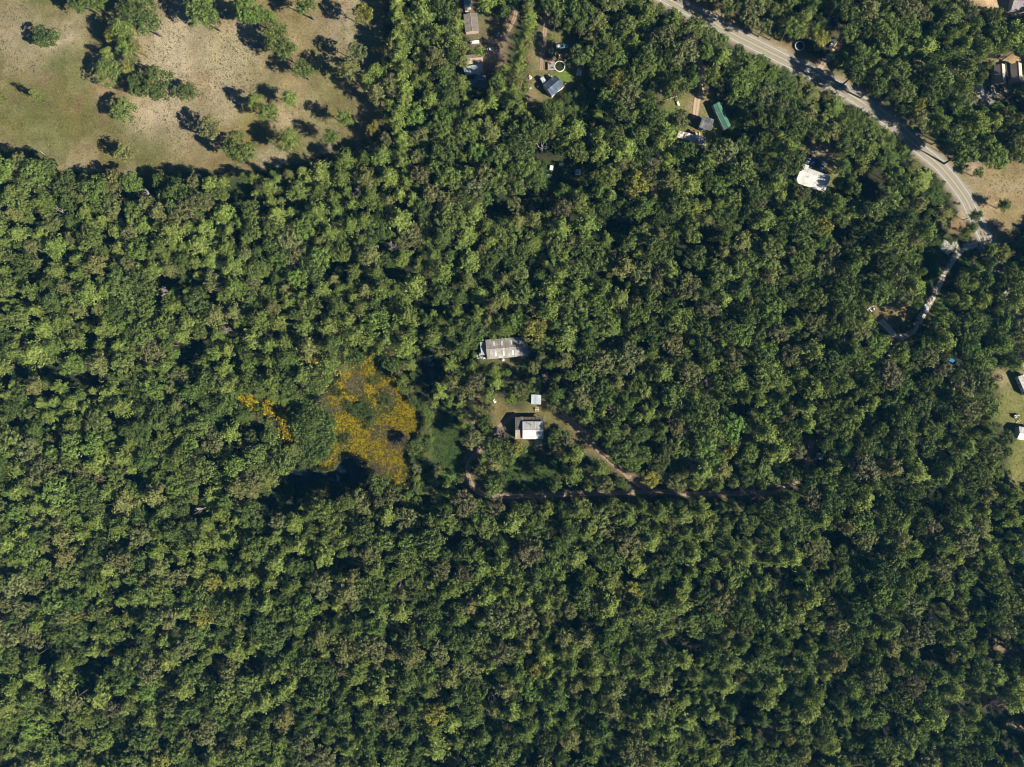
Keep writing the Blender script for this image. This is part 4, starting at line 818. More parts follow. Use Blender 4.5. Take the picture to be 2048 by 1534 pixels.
flat_trailer('utility_trailer', 'small white trailer tucked beside the white framed trailer under a tree', 960, 828, 1.9, 1.3, 84, M['white'])

# ------------------------------------------------------------------ vehicles
def car_wheels(t, L, Wd, r=.34):
    for x in (-L*.3, L*.31):
        for sg in (-1, 1):
            w = MB(); w.tube((x, sg*(Wd/2-.2), r), (x, sg*(Wd/2+.01), r), r, r, 14); w = w.build('wheel', M['black'], t)
            h = MB(); h.tube((x, sg*(Wd/2+.012), r), (x, sg*(Wd/2+.03), r), r*.55, r*.5, 10); h.build('hubcap', M['silver'], w)
def car_lights(t, L, Wd, z):
    for sg in (-1, 1):
        b = MB(); b.box(L/2-.02, sg*Wd*.36-.16, z, L/2+.03, sg*Wd*.36+.16, z+.16); b.build('headlight', M['lamp'], t)
        b = MB(); b.box(-L/2-.03, sg*Wd*.38-.12, z, -L/2+.02, sg*Wd*.38+.12, z+.2); b.build('tail_light', M['red'], t)
def prof(pts, ys):
    """side profile (x, z) swept across the width, narrowing to the roof: ys(z) gives the half width"""
    return [[(x, s * ys(z), z) for x, z in pts] for s in (-1, -.82, .82, 1)]
def sedan(label, px, py, rot, mat, L=4.6, Wd=1.8, roof=None, group=None, suv=0.0, name='car'):
    t = thing(name, label, 'car', px, py, rot, zimg=1.0, group=group); h = L/2
    low = [(-h, .35), (-h, .75), (-h+.12, .92), (-h*.52, .97), (h*.42, .95), (h-.15, .78), (h, .6), (h, .35)]
    MB().loft([[(x, y, z - (.05 if abs(y) > Wd*.45 else 0)) for x, z in low] for y in (-Wd/2, -Wd/2+.12, Wd/2-.12, Wd/2)]).build('body', mat, t)
    top = 1.42 + suv*.3; xb = -h*.72 - suv*h*.2
    cab = MB(); cab.loft([[(xb, -.78, .975), (xb, .78, .975), (h*.38, .78, .96), (h*.38, -.78, .96)], [(xb+.55-suv*.3, -.62, top-.02), (xb+.55-suv*.3, .62, top-.02), (h*.02, .62, top-.02), (h*.02, -.62, top-.02)]]); cab.build('windows', M['glass'], t)
    rf = MB(); rf.bbox(xb+.5-suv*.3, -.64, top-.016, h*.05, .64, top+.05, .05); rf.build('roof', roof or mat, t)
    bn = MB(); bn.slab((h*.45, -Wd*.42, .97), (h-.2, -Wd*.4, .80), (h-.2, Wd*.4, .80), (h*.45, Wd*.42, .97), .02); bn.build('bonnet', mat, t)
    car_wheels(t, L, Wd); car_lights(t, L, Wd, .6); return t
def pickup(label, px, py, rot, mat, L=5.3, Wd=1.95, group=None, bed=None):
    t = thing('pickup_truck', label, 'pickup truck', px, py, rot, zimg=1.1, group=group); h = L/2
    MB().loft([[(-h, y, .5), (-h, y, 1.05), (-h*.12, y, 1.05), (h*.42, y, 1.08), (h-.1, y, .98), (h, y, .8), (h, y, .45)] for y in (-Wd/2, -Wd/2+.1, Wd/2-.1, Wd/2)]).build('body', mat, t)
    cab = MB(); cab.loft([[(-h*.1, -.86, 1.085), (-h*.1, .86, 1.085), (h*.42, .86, 1.085), (h*.42, -.86, 1.085)], [(-h*.06, -.7, 1.74), (-h*.06, .7, 1.74), (h*.16, .7, 1.74), (h*.16, -.7, 1.74)]]); cab.build('windows', M['glass'], t)
    MB().bbox(-h*.09, -.72, 1.745, h*.2, .72, 1.82, .05).build('roof', mat, t)
    b = MB(); b.box(-h+.08, -Wd/2+.16, 1.054, -h*.14, Wd/2-.16, 1.075); b.build('cargo_bed', bed or M['dark'], t)
    for y in (-Wd/2, Wd/2-.12): b = MB(); b.box(-h+.02, y, 1.054, -h*.14, y+.12, 1.36); b.build('bed_side', mat, t)
    b = MB(); b.box(-h+.002, -Wd/2+.122, 1.08, -h+.08, Wd/2-.122, 1.36); b.build('tailgate', mat, t)
    MB().bbox(h*.45, -Wd*.44, 1.06, h-.15, Wd*.44, 1.12, .04).build('bonnet', mat, t)
    car_wheels(t, L, Wd, .4); car_lights(t, L, Wd, .75); return t
gp = 'vehicles parked behind the white house'
pickup('white pickup truck at the end of the row behind the white house', 1618.3, 317.5, -113, M['white'], 5.4, group=gp)
pickup('bright blue pickup truck beside the white pickup', 1626.8, 323.5, -109, M['blue'], 5.0, group=gp)
sedan('dark navy car between the blue pickup and the pale blue car', 1635.5, 327.5, -107, M['navy'], 4.7, group=gp)
sedan('pale blue car with a white bonnet at the other end of the vehicle row', 1645.5, 331, -107, M['pale_blue'], 4.8, group=gp)
gp = 'cars standing on the gravel track'
sedan('silver blue car on the gravel track, nearest the road', 1848.5, 618.5, 60, M['pale_blue'], 4.8, group=gp, suv=1)
sedan('grey car on the gravel track, nearest the brown clearing', 1837.5, 636, 58, M['silver'], 4.6, group=gp)
sedan('red car parked nose to the path above the pool deck', 1097, 116.5, -24, M['red'], 4.6)
sedan('white hatchback among the junk by the tan-roofed cabin', 980.5, 98, 4, M['white'], 3.7)
sedan('dark car with a white bonnet under trees by the side drive', 1663.5, 88, 60, M['navy'], 4.6, roof=M['white'])
pickup('dark pickup truck in the shady yard behind the yellow-green tree', 1670, 43, -60, M['navy'], 5.2)
sedan('grey car in deep shade next to the dark pickup', 1656, 41, 62, M['grey'], 4.6)
scrap_pile('board_stack', 'tan and white boards above the dark pickup in the shady yard', 1660, 29, 1.3, .5, 8, [M['tan'], M['white'], M['rust']], 51, -30, .4, (.8, 1.8), cat='board stack')
sedan('dark car in shade on the gravel below the twin tan houses', 1979, 176, 88, M['dark'], 4.7)
sedan('dark purple-grey car tight against the brown porch deck', 2002, 177, 88, mat_plain('plum_paint', (0.05, 0.03, 0.045), .35, .1), 4.6)
ct = thing('utility_cart', 'small white utility cart in the homestead yard', 'cart', 988.5, 801, -62, zimg=1.2)
b = MB(); b.bbox(-1.45, -.7, .35, 1.45, .7, .85, .08); b.build('body', M['white'], ct)
b = MB(); b.bbox(-.7, -.68, 1.75, .75, .68, 1.85, .04); b.build('roof', M['white'], ct)
b = MB(); [b.tube((x, y, .85), (x*.8, y, 1.75), .03, .03, 5) for x in (-.75, .8) for y in (-.62, .62)]; b.build('roof_frame', M['dark'], ct)
b = MB(); b.bbox(-.45, -.6, .853, .15, .6, 1.0, .04); b.build('seat', M['dark'], ct)
b = MB(); b.box(-1.35, -.6, .853, -.75, .6, .88); b.build('cargo_bed', M['dark'], ct)
car_wheels(ct, 2.9, 1.45, .27)
def tractor(label, px, py, rot, mat):
    t = thing('tractor', label, 'tractor', px, py, rot, zimg=1.2)
    MB().bbox(.1, -.35, .7, 1.6, .35, 1.35, .08).build('bonnet', mat, t)
    MB().box(-1.0, -.3, .5, .098, .3, .95).build('body', mat, t)
    MB().bbox(-.85, -.25, .954, -.35, .25, 1.1, .05).build('seat', M['dark'], t)
    for sg in (-1, 1):
        w = MB(); w.tube((-.8, sg*.55, .7), (-.8, sg*.9, .7), .7, .7, 18); w.build('rear_wheel', M['black'], t)
        w = MB(); w.tube((1.2, sg*.5, .4), (1.2, sg*.7, .4), .4, .4, 14); w.build('front_wheel', M['black'], t)
        f = MB(); f.slab((-1.4, sg*.5-.2, 1.46), (-.2, sg*.5-.2, 1.46), (-.2, sg*.5+.35, 1.46), (-1.4, sg*.5+.35, 1.46), .05); f.build('mudguard', mat, t)
    s = MB(); s.ring(0, 0, 0, .04, .17, .21, 14); s = s.build('steering_wheel', M['dark'], t); s.location = (-.1, 0, 1.45); s.rotation_euler = (0, -.5, 0)
    e = MB(); e.tube((1.1, .2, 1.36), (1.1, .2, 2.0), .05, .05, 6); e.build('exhaust', M['dark'], t)
tractor('dark red tractor on the tan grass beside the pine row', 1055, 121, 70, M['rust']); tractor('grey tractor standing on the side lawn', 2033.5, 832, 20, M['silver'])
crate('cattle_trough', 'grey metal trough on the grass above the charcoal house', 1356.5, 207, 1.2, 2.2, .7, 20, M['silver'], 'trough', False)
crate('propane_tank', 'thin white tank beside the end of the green mobile home', 1424.5, 212.5, .7, 1.5, .9, -20, M['white'], 'tank')
crate('air_conditioner', 'small white unit at the corner of the green mobile home', 1443.5, 206.5, .9, 1.1, .9, 20, M['white'], 'air unit', False)
cyl_tank('water_barrel', 'blue barrel in the shade by the top corner yard', 1990.5, 30, .6, 1.1, M['tarp'], 'barrel')
def fallen_log(label, p0, p1, r, branches=2, seed=0):
    r_ = random.Random(seed); t = bpy.data.objects.new('fallen_log', None); C.objects.link(t); tag(t, label, 'log', 'fallen logs')
    a = Vector((*P(*p0), r)); z = Vector((*P(*p1), r * .7)); mid = a.lerp(z, .5) + Vector((0, .25, .1)); t.location = (a.x, a.y, 0); o = Vector((a.x, a.y, 0))
    MB().tube(a - o, mid - o, r, r*.8, 8).tube(mid - o, z - o, r*.8, r*.35, 8).build('stem', M['dead'], t)
    for i in range(branches):
        s = a.lerp(z, r_.uniform(.5, .95)); e = s + Vector((r_.uniform(-1.2, 1.2), r_.uniform(-1.5, 1.5), .5)); MB().tube(s - o, e - o, r*.35, .03, 5).build('branch', M['dead'], t)
fallen_log('bleached fallen trunk lying across the grass by the pink driveway', (1329, 201), (1372, 187), .28, 5, 1)
fallen_log('short bleached log at the tree edge above the green mobile home', (1438, 192), (1446, 182), .13, 1, 2)
fallen_log('thin pale trunk lying in shade south of the homestead', (1112, 955), (1140, 951), .14, 1, 3)
fallen_log('pale stick fallen on the road verge near the yellow bushes', (1746, 183), (1754, 173), .16, 1, 4)
fallen_log('white trunk leaning through the western crowns', (337, 650), (352, 653), .22, 1, 5)
fallen_log('curved grey deadfall in the wood left of the flower field', (458, 715), (476, 710), .16, 2, 6)
fallen_log('bare trunk on the reddish ground at the pasture tree line', (81, 303), (90, 310), .16, 1, 7)
fallen_log('two-toned log on the litter behind the tarp shelter', (1920, 737), (1945, 756), .17, 1, 8)
fallen_log('pale log lying level between the eastern pines', (1938, 733), (1972, 731), .17, 2, 9)

# ------------------------------------------------------------------ trees: prototype crowns (unit crown radius)
def leaf_quads(centres, radii, per, size, seed, jit=0.5, up=0.25, shell=(.62, 1.0), squash=1.0):
    """leaf-clump faces spread over tufts; returns V, F, leafvar"""
    r = np.random.default_rng(seed); cs = np.repeat(np.asarray(centres, float), per, 0); rs = np.repeat(np.asarray(radii, float), per)
    tv = np.repeat(r.random(len(centres)), per); n = len(cs)
    d = r.normal(size=(n, 3)); d[:, 2] += up; d /= np.linalg.norm(d, axis=1)[:, None]
    p = cs + d * (rs * r.uniform(shell[0], shell[1], n))[:, None] * np.array([1, 1, squash])
    nn = d + r.normal(size=(n, 3)) * jit; nn /= np.linalg.norm(nn, axis=1)[:, None]
    a = np.cross(nn, r.normal(size=(n, 3))); a /= np.linalg.norm(a, axis=1)[:, None] + 1e-9; b = np.cross(nn, a)
    s = size * r.uniform(.6, 1.35, n)[:, None]; s2 = s * r.uniform(.5, .9, (n, 1))
    V = np.stack([p - a*s, p + b*s2 * .9 - a*s*.1, p + a*s, p - b*s2 + a*s*.15], 1).reshape(-1, 3)
    F = np.arange(4 * n).reshape(n, 4); lv = np.clip(.5 + (tv - .5) * .55 + r.normal(size=n) * .17, 0, 1)
    return V, F, np.repeat(lv, 4)
def mesh_with_var(name, V, F, lv, mat):
    me = np_mesh(name, V, F); a = me.attributes.new('leafvar', 'FLOAT', 'POINT'); a.data.foreach_set('value', lv.astype(np.float32)); me.materials.append(mat); return me
def crown_oak(seed, n=52, per=20, dome=0.62, base=2.45):
    """rounded broadleaf crown: tufts over an uneven dome made of several boughs"""
    r = np.random.default_rng(seed); boughs = [(0, 0, .45, .62)]
    for k in range(r.integers(5, 8)):
        a = 2*math.pi*(k + r.uniform(-.3, .3)) / 6; q = r.uniform(.42, .64); boughs.append((q*math.cos(a), q*math.sin(a), r.uniform(.05, .4), r.uniform(.33, .48)))
    c, rad = [], []
    for i in range(n):
        bx, by, bz, br = boughs[r.integers(len(boughs))] if i > len(boughs) else boughs[i % len(boughs)]
        d = r.normal(size=3); d[2] = abs(d[2]) * .9 - .25; d /= np.linalg.norm(d)
        c.append((bx + d[0]*br*.9, by + d[1]*br*.9, base + (bz + d[2]*br) * dome * 1.5)); rad.append(r.uniform(.15, .26))
    return leaf_quads(c, rad, per, .071, seed + 1, jit=.38, shell=(.66, 1.02))
def crown_pine(seed, n=46, per=19, base=2.2, top=3.9):
    """loose conifer crown: rounded tufts at the ends of tiered limbs, ragged outline"""
    r = np.random.default_rng(seed); c, rad = [], []; lim = r.integers(9, 13)
    for k in range(lim):
        f = k / (lim - 1); z = base + (top - base) * f; R = (1.0 - .72 * f ** 1.6) * r.uniform(.72, 1.08)
        m = int(round(2 + 3 * (1 - f))); a0 = k * 2.4
        for j in range(m):
            a = a0 + 2*math.pi*j/m + r.uniform(-.4, .4); L = R * r.uniform(.66, .98)
            for t in ((1.0, .66, .34) if f < .75 else (1.0, .5)):
                c.append((L*t*math.cos(a), L*t*math.sin(a), z + .22*t*L + r.uniform(-.08, .08))); rad.append(r.uniform(.17, .26))
    c.append((0, 0, top)); rad.append(.22); c.append((.1, .05, top - .3)); rad.append(.25)
    return leaf_quads(c, rad, per, .067, seed + 1, jit=.38, up=.35, squash=.8, shell=(.7, 1.0))
def limb_mesh(mb, p, d, L, r, depth, rnd, spread=.7, n=3, up=.15):
    e = p + d * L; mb.tube(p, e, r, r * .62, 5 if depth > 1 else 3)
    r = max(r, .016)
    if depth == 0: return
    for i in range(n):
        v = (d + Vector((rnd.uniform(-1, 1), rnd.uniform(-1, 1), rnd.uniform(-.6, .8))) * spread + Vector((0, 0, up))).normalized()
        s = p.lerp(e, rnd.uniform(.45, 1.0)); limb_mesh(mb, s, v, L * rnd.uniform(.5, .8), r * .62, depth - 1, rnd, spread, n, up)
def trunk_mb(top, seed, limbs=5, r0=.075, zc=2.6):
    rnd = random.Random(seed); mb = MB(); bend = Vector((rnd.uniform(-.06, .06), rnd.uniform(-.06, .06), 0))
    prev = Vector((0, 0, -.03))
    for k in range(4):
        nx_ = Vector((bend.x*(k+1)**.8, bend.y*(k+1)**.8, top * (k + 1) / 4)); mb.tube(prev, nx_, r0 * (1 - k*.21), r0 * (1 - (k+1)*.21), 7); prev = nx_
    for i in range(limbs):
        a = 2*math.pi*i/limbs + rnd.uniform(-.4, .4); z = zc * rnd.uniform(.8, 1.1)
        s = Vector((bend.x*2, bend.y*2, min(z, top*.9))); mb.tube(s, s + Vector((.6*math.cos(a), .6*math.sin(a), .35)), r0*.4, r0*.1, 4)
    return mb
def mb_mesh(mb, name, mat):
    me = bpy.data.meshes.new(name); me.from_pydata(mb.v, [], mb.f); me.materials.append(mat); me.update(); return me
OAKS = [crown_oak(100 + i * 7, n=88 + 4 * (i % 4), base=2.35 + .1 * (i % 3)) for i in range(8)]
PINES = [crown_pine(300 + i * 7, base=2.1 + .12 * (i % 4), top=3.75 + .12 * (i % 3)) for i in range(8)]
oak_crowns = [mesh_with_var('oak_crown', *q, M['leaf']) for q in OAKS]; pine_crowns = [mesh_with_var('pine_crown', *q, M['leaf']) for q in PINES]
oak_trunks = [mb_mesh(trunk_mb(2.7, 40 + i, 6, .085, 2.1), 'oak_trunk', M['bark']) for i in range(3)]
pine_trunks = [mb_mesh(trunk_mb(3.75, 60 + i, 6, .055, 2.4), 'pine_trunk', M['bark']) for i in range(3)]
def bare_mb(seed, depth=4, n=3, lean=0):
    rnd = random.Random(seed); mb = MB(); mb.tube((0, 0, -.05), (0, 0, 1.5), .085, .06, 6)
    for k in range(6):
        a = k * 1.05 + rnd.uniform(-.3, .3); limb_mesh(mb, Vector((0, 0, 1.1 + .1*k)), Vector((math.cos(a)*.75, math.sin(a)*.75, .8)).normalized(), .62, .038 if n > 2 else .044, depth - 1, rnd, .75, n)
    return mb
bare_meshes = [mb_mesh(bare_mb(70 + i, 4, 4), 'bare_branches', M['twig']) for i in range(4)]
snag_meshes = [mb_mesh(bare_mb(80 + i, 3, 2), 'snag_branches', M['dead']) for i in range(3)]
PROTO = bpy.data.collections.new('tree_prototypes')       # not linked to the scene: only instanced from
def proto(name, meshes, coll):
    """one object whose mesh joins the given meshes (crown and trunk)"""
    import bmesh
    bm = bmesh.new(); mats = []
    for me in meshes:
        f0 = len(bm.faces); bm.from_mesh(me); bm.faces.ensure_lookup_table(); k = len(mats); mats.append(me.materials[0])
        for f in bm.faces[f0:]: f.material_index = k
    out = bpy.data.meshes.new(name); bm.to_mesh(out); bm.free()
    for m_ in mats: out.materials.append(m_)
    o = bpy.data.objects.new(name, out); coll.objects.link(o); return o
def coll(name): return bpy.data.collections.new(name)
COL_OAK, COL_PINE = coll('oak_set'), coll('pine_set')
for i in range(8):
    proto('oak_proto_%02d' % i, [oak_crowns[i], oak_trunks[i % 3]], COL_OAK); proto('pine_proto_%02d' % i, [pine_crowns[i], pine_trunks[i % 3]], COL_PINE)

def scatter(name, pts, rot, scl, tint, idx, collection, label=None, cat=None):
    """ONE stuff object: its vertices carry copies of the collection's objects (geometry nodes)"""
    me = bpy.data.meshes.new(name); n = len(pts); me.vertices.add(n); me.vertices.foreach_set('co', np.asarray(pts, np.float32).ravel())
    a = me.attributes.new('rot', 'FLOAT_VECTOR', 'POINT'); a.data.foreach_set('vector', np.asarray(rot, np.float32).ravel())
    a = me.attributes.new('scl', 'FLOAT_VECTOR', 'POINT'); a.data.foreach_set('vector', np.asarray(scl, np.float32).ravel())
    a = me.attributes.new('idx', 'INT', 'POINT'); a.data.foreach_set('value', np.asarray(idx, np.int32))
    a = me.attributes.new('tint', 'FLOAT_COLOR', 'POINT'); a.data.foreach_set('color', np.column_stack([tint, np.ones(n)]).astype(np.float32).ravel())
    o = bpy.data.objects.new(name, me); C.objects.link(o)
    ng = bpy.data.node_groups.new(name + '_nodes', 'GeometryNodeTree')
    ng.interface.new_socket('Geometry', in_out='INPUT', socket_type='NodeSocketGeometry'); ng.interface.new_socket('Geometry', in_out='OUTPUT', socket_type='NodeSocketGeometry')
    gi, go = ng.nodes.new('NodeGroupInput'), ng.nodes.new('NodeGroupOutput'); ip = ng.nodes.new('GeometryNodeInstanceOnPoints')
    ci = ng.nodes.new('GeometryNodeCollectionInfo'); ci.inputs['Collection'].default_value = collection; ci.inputs['Separate Children'].default_value = True; ci.inputs['Reset Children'].default_value = True
    def attr(nm, ty):
        q = ng.nodes.new('GeometryNodeInputNamedAttribute'); q.data_type = ty; q.inputs['Name'].default_value = nm; return [s for s in q.outputs if s.enabled and s.name == 'Attribute'][0]
    L = ng.links.new
    L(gi.outputs[0], ip.inputs['Points']); L(ci.outputs[0], ip.inputs['Instance']); ip.inputs['Pick Instance'].default_value = True
    L(attr('idx', 'INT'), ip.inputs['Instance Index']); L(attr('rot', 'FLOAT_VECTOR'), ip.inputs['Rotation']); L(attr('scl', 'FLOAT_VECTOR'), ip.inputs['Scale'])
    L(ip.outputs[0], go.inputs[0])
    md = o.modifiers.new('scatter', 'NODES'); md.node_group = ng
    o['kind'] = 'stuff'
    if label: o['label'] = label
    if cat: o['category'] = cat
    return o

# ------------------------------------------------------------------ where every tree stands: dart throwing over the photograph's plan
TINTS = {
 'pine': {'bright green': (0.176, 0.224, 0.056), 'mid green': (0.131, 0.174, 0.043), 'dark green': (0.085, 0.123, 0.034), 'olive': (0.163, 0.176, 0.060)},
 'oak': {'dark green': (0.077, 0.110, 0.032), 'mid green': (0.117, 0.156, 0.043), 'dull olive': (0.136, 0.149, 0.058), 'yellow-green': (0.197, 0.199, 0.044), 'brownish': (0.128, 0.126, 0.062), 'fresh green': (0.124, 0.185, 0.044)},
}
PW = {'pine': (('bright green', .34), ('mid green', .32), ('dark green', .2), ('olive', .14)), 'oak': (('dark green', .28), ('mid green', .33), ('dull olive', .17), ('yellow-green', .008), ('brownish', .02), ('fresh green', .07))}
rnd = random.Random(4)
def pick(kind, bias):
    o = PW[kind]; w = [p * (1 + bias * (1.2 if n in ('bright green', 'fresh green') else (-1 if n in ('dark green', 'brownish') else 0))) for n, p in o]
    return rnd.choices([n for n, _ in o], [max(.01, q) for q in w])[0]
trees = []      # dict(px, py, r (px), h, kind, col, label)
cell = 30.0; grid = {}
def hits(px, py, r, f):
    ci, cj = int(px // cell), int(py // cell)
    for i in range(ci - 2, ci + 3):
        for j in range(cj - 2, cj + 3):
            for t in grid.get((i, j), ()):
                if (t['px'] - px) ** 2 + (t['py'] - py) ** 2 < (f * (t['r'] + r)) ** 2: return True
    return False
def put(px, py, r, h, kind, col, label=None, must=False):
    t = dict(px=px, py=py, r=r, h=h, kind=kind, col=col, label=label, must=must); trees.append(t); grid.setdefault((int(px // cell), int(py // cell)), []).append(t); return t
# trees one can point to in the photograph: pasture, pine rows, yards (shade trees at the slabs are added)
SP = 'pasture'
for (px, py, r, h, kind, col, lab) in [
 (90,73,19,9,'oak','dark green','lone dense oak in a sandy patch near the top left corner of the pasture'),
 (171,2,24,13,'oak','dark green','broad oak cut by the top edge above the pasture'), (192,6,16,12,'oak','mid green','small oak tucked against the broad oak cut by the top edge'),
 (272,18,30,15,'oak','dark green','largest dark oak at the top of the pasture, above the red-soil patch'), (297,46,20,13,'oak','dark green','dark oak joined to the lower side of the largest pasture oak'), (262,-4,22,14,'oak','mid green','oak crown behind the largest pasture oak at the top edge'),
 (241,59,23,15,'pine','bright green','bright pine heading the loose clump with visible trunks in the pasture'), (248,88,20,14,'pine','mid green','middle pine of the loose clump with visible trunks'), (221,70,12,10,'oak','yellow-green','yellow-green sapling beside the loose clump of pasture pines'), (212,106,12,10,'pine','bright green','small bright pine at the lower end of the loose pasture clump'), (263,86,11,15,'pine','olive','thin olive pine over the pale leaning trunks'), (254,112,12,13,'pine','olive','thin olive pine lowest of those over the pale trunks'),
 (219,141,22,10,'oak','mid green','round oak in the middle of the pasture below the loose clump'), (253,135,9,7,'oak','yellow-green','tiny yellow-green tree touching the round mid-pasture oak'),
 (275,170,19,9,'oak','dark green','smaller oak of the joined pair in mid pasture'), (317,166,27,11,'oak','dark green','bigger oak of the joined pair in mid pasture'), (376,184,15,7,'oak','dark green','compact oak on bare sand beside the joined pair'),
 (246,220,19,9,'oak','mid green','lone oak ringed by bright sand in the lower pasture'), (245,303,16,11,'pine','olive','thin olive pine alone near the lower tree line of the pasture'), (67,188,9,13,'pine','mid green','slender pine with a long bare trunk in open grass'), (1,192,7,12,'pine','olive','slender pine cut by the edge beside the pasture'),
 (402,14,24,15,'oak','mid green','leafy oak at the top edge above the small dark oak'), (421,38,15,12,'oak','dark green','small dark oak with a bare trunk above the pale vehicle ruts'), (394,-8,18,14,'pine','bright green','bright pine peeking in above the pale vehicle ruts'),
 (496,20,24,15,'oak','fresh green','fresh green oak near the top with a twin beside it'), (516,30,17,14,'oak','fresh green','fresh green oak twin with the smaller crown'), (538,36,11,12,'oak','fresh green','smallest of the three fresh green oaks near the top'),
 (549,72,21,14,'oak','mid green','oak at the upper end of the slanting row of three'), (571,98,18,14,'oak','mid green','middle oak of the slanting row of three'), (604,138,17,12,'oak','mid green','round oak at the lower end of the slanting row of three'), (612,9,17,14,'oak','mid green','oak cut by the top edge between pasture and tall wood'),
 (508,197,14,13,'pine','mid green','higher pine of the pair leaning over the ochre strip'), (540,225,15,12,'oak','mid green','lower oak of the pair beside the ochre strip'), (577,194,14,13,'pine','bright green','bright small pine alone on the lower right pasture'), (420,255,19,12,'oak','dull olive','dull olive oak left of the biggest lower pasture oak'), (478,292,26,15,'oak','mid green','biggest oak of the lower pasture, nearest the tree line'), (572,277,21,15,'pine','mid green','pine above the tree line right of the biggest lower oak'), (565,288,14,14,'pine','olive','olive pine under the tall pine above the tree line'),
 (687,230,17,15,'pine','mid green','ragged pine standing out from the shade of the tall eastern row'), (660,272,15,14,'pine','dark green','sparse dark pine beside the ragged pine in shade'), (747,257,10,11,'oak','yellow-green','small yellow tree glowing in the shade of the tall pine row'), (725,28,14,15,'oak','yellow-green','yellowish tree in shade near the top by the tall row'), (714,102,15,15,'oak','dull olive','pale olive tree in the upper shade by the tall row'), (697,135,20,17,'pine','olive','wide olive pine whose shadow falls across the pasture'), (747,140,14,15,'pine','mid green','upper pine of the trio in the shade of the tall row'), (731,160,14,15,'pine','bright green','middle pine of the trio in the shade of the tall row'), (749,184,18,16,'pine','olive','lowest pine of the trio in the shade of the tall row')]:
    put(px, py, r * 1.12, h * 1.32, kind, col, lab, True)
for k in range(19):
    put(800 + rnd.uniform(-9, 9) + (6 if k > 12 else 0), 8 + k * 21 + rnd.uniform(-4, 4), rnd.uniform(15, 19), rnd.uniform(18, 20), 'pine', 'bright green', must=True)
for (px, py) in [(1062,-8),(1060,14),(1058,36),(1056,58),(1052,78),(1043,98),(1036,118),(1035,138),(1031,158),(1028,178),(1034,198),(1040,216),(1010,140),(1006,180),(985,200),(1016,208)]:
    put(px + rnd.uniform(-3, 3), py, rnd.uniform(13, 17), rnd.uniform(16, 19), 'pine', rnd.choice(['bright green', 'mid green', 'olive']), must=True)
for (px, py, r, h, kind, col, lab) in [
 (1958,428,13,16,'pine','dark green','leaning dark pine whose bare trunk crosses the road'), (1948,453,12,15,'pine','mid green','leaning pine beside the road just below the one across it'), (2014,409,13,10,'pine','dark green','lone dark pine in the tan roadside field'), (2034,465,11,9,'pine','olive','olive pine at the lower edge of the tan roadside field'), (1958,346,11,7,'oak','mid green','small tree beside the pale turnout of the road'), (1994,308,25,14,'oak','mid green','wide oak above the tan roadside field'), (1985,503,17,10,'pine','mid green','pine overhanging the road where the gravel track leaves'), (2010,508,19,10,'pine','dull green' if 0 else 'olive','olive pine hiding the road below the gravel track'),
 (1956,540,17,18,'pine','mid green','tall pine added to shade the concrete slabs, nearest them'), (1978,528,17,18,'pine','dark green','tall added pine beside the one shading the concrete slabs'), (1944,568,16,18,'pine','mid green','tall added shade pine right of the gravel track below the slabs'), (1968,562,17,18,'oak','dark green','dense added shade tree between the tall pines below the slabs'),  # four tall trees added to throw shade onto the concrete slabs
 (1083,716,12,15,'pine','olive','sparse olive pine shading the end of the long skylit house'), (1100,727,12,16,'pine','mid green','sparse pine standing off the far end of the long skylit house'),
 (1683,112,19,13,'oak','mid green','round tree between the side drive and the road'), (1640,72,20,13,'oak','yellow-green','big yellow-green tree next to the trampoline'), (1838,208,12,15,'oak','yellow-green','yellow-green tree above the road curve'),
 (1068,732,12,9,'oak','dull olive','round dull olive tree below the long skylit house'), (1066,772,15,12,'oak','mid green','tree between the pale blue shed and the dull olive tree'), (1038,778,14,13,'oak','dull olive','olive tree left of the pale blue shed roof'), (1022,797,14,13,'pine','mid green','pine in the homestead yard above the small white cart'), (986,742,17,15,'pine','mid green','pine under the lower eave of the long skylit house'), (990,766,15,15,'pine','bright green','bright pine above the small white cart'), (972,790,17,15,'pine','mid green','pine over the white framed trailer'), (976,815,15,14,'pine','olive','olive pine at the edge of the homestead yard'), (924,748,16,13,'pine','mid green','ragged pine beside the square dark pond'), (880,782,20,16,'pine','bright green','bright ragged pine at the corner of the square pond'), (898,806,13,14,'pine','mid green','pine at the head of the shaded lawn'), (921,808,13,12,'pine','bright green','bright small pine beside the red-soil drive'), (926,851,11,13,'pine','bright green','narrow bright pine at the edge of the shaded lawn'), (945,880,20,15,'oak','dull olive','pale olive tree where the tracks meet below the homestead'), (1015,906,20,12,'oak','mid green','leafy tree below the bare grey tree at the homestead'), (1030,895,16,12,'oak','yellow-green','yellow-green tree just below the homestead walls'), (985,894,16,12,'oak','mid green','tree inside the loop of track below the homestead'), (968,948,15,11,'oak','yellow-green','yellow-green tree inside the bend of the dirt track'), (985,935,20,13,'pine','olive','olive pine within the bend of the dirt track'), (1013,747,9,7,'oak','fresh green','small bright tree under the long skylit house'),
 (1110,876,14,13,'oak','mid green','tree right of the white homestead walls'), (1130,890,20,14,'oak','brownish','brownish tree beside the pale diagonal track'), (875,945,13,14,'pine','olive','olive pine overlooking the sunlit strip of lawn'),
 (1010,20,13,14,'pine','dark green','dark pine beside the brown shingled house drive'), (960,100,12,15,'pine','mid green','pine leaning over the grey yard of the top cabins'), (925,120,14,15,'pine','olive','pine west of the tan-roofed cabin'), (1097,75,8,5,'oak','fresh green','low green bush above the shaded boat')]:
    put(px, py, r, h, kind, col, lab, True)
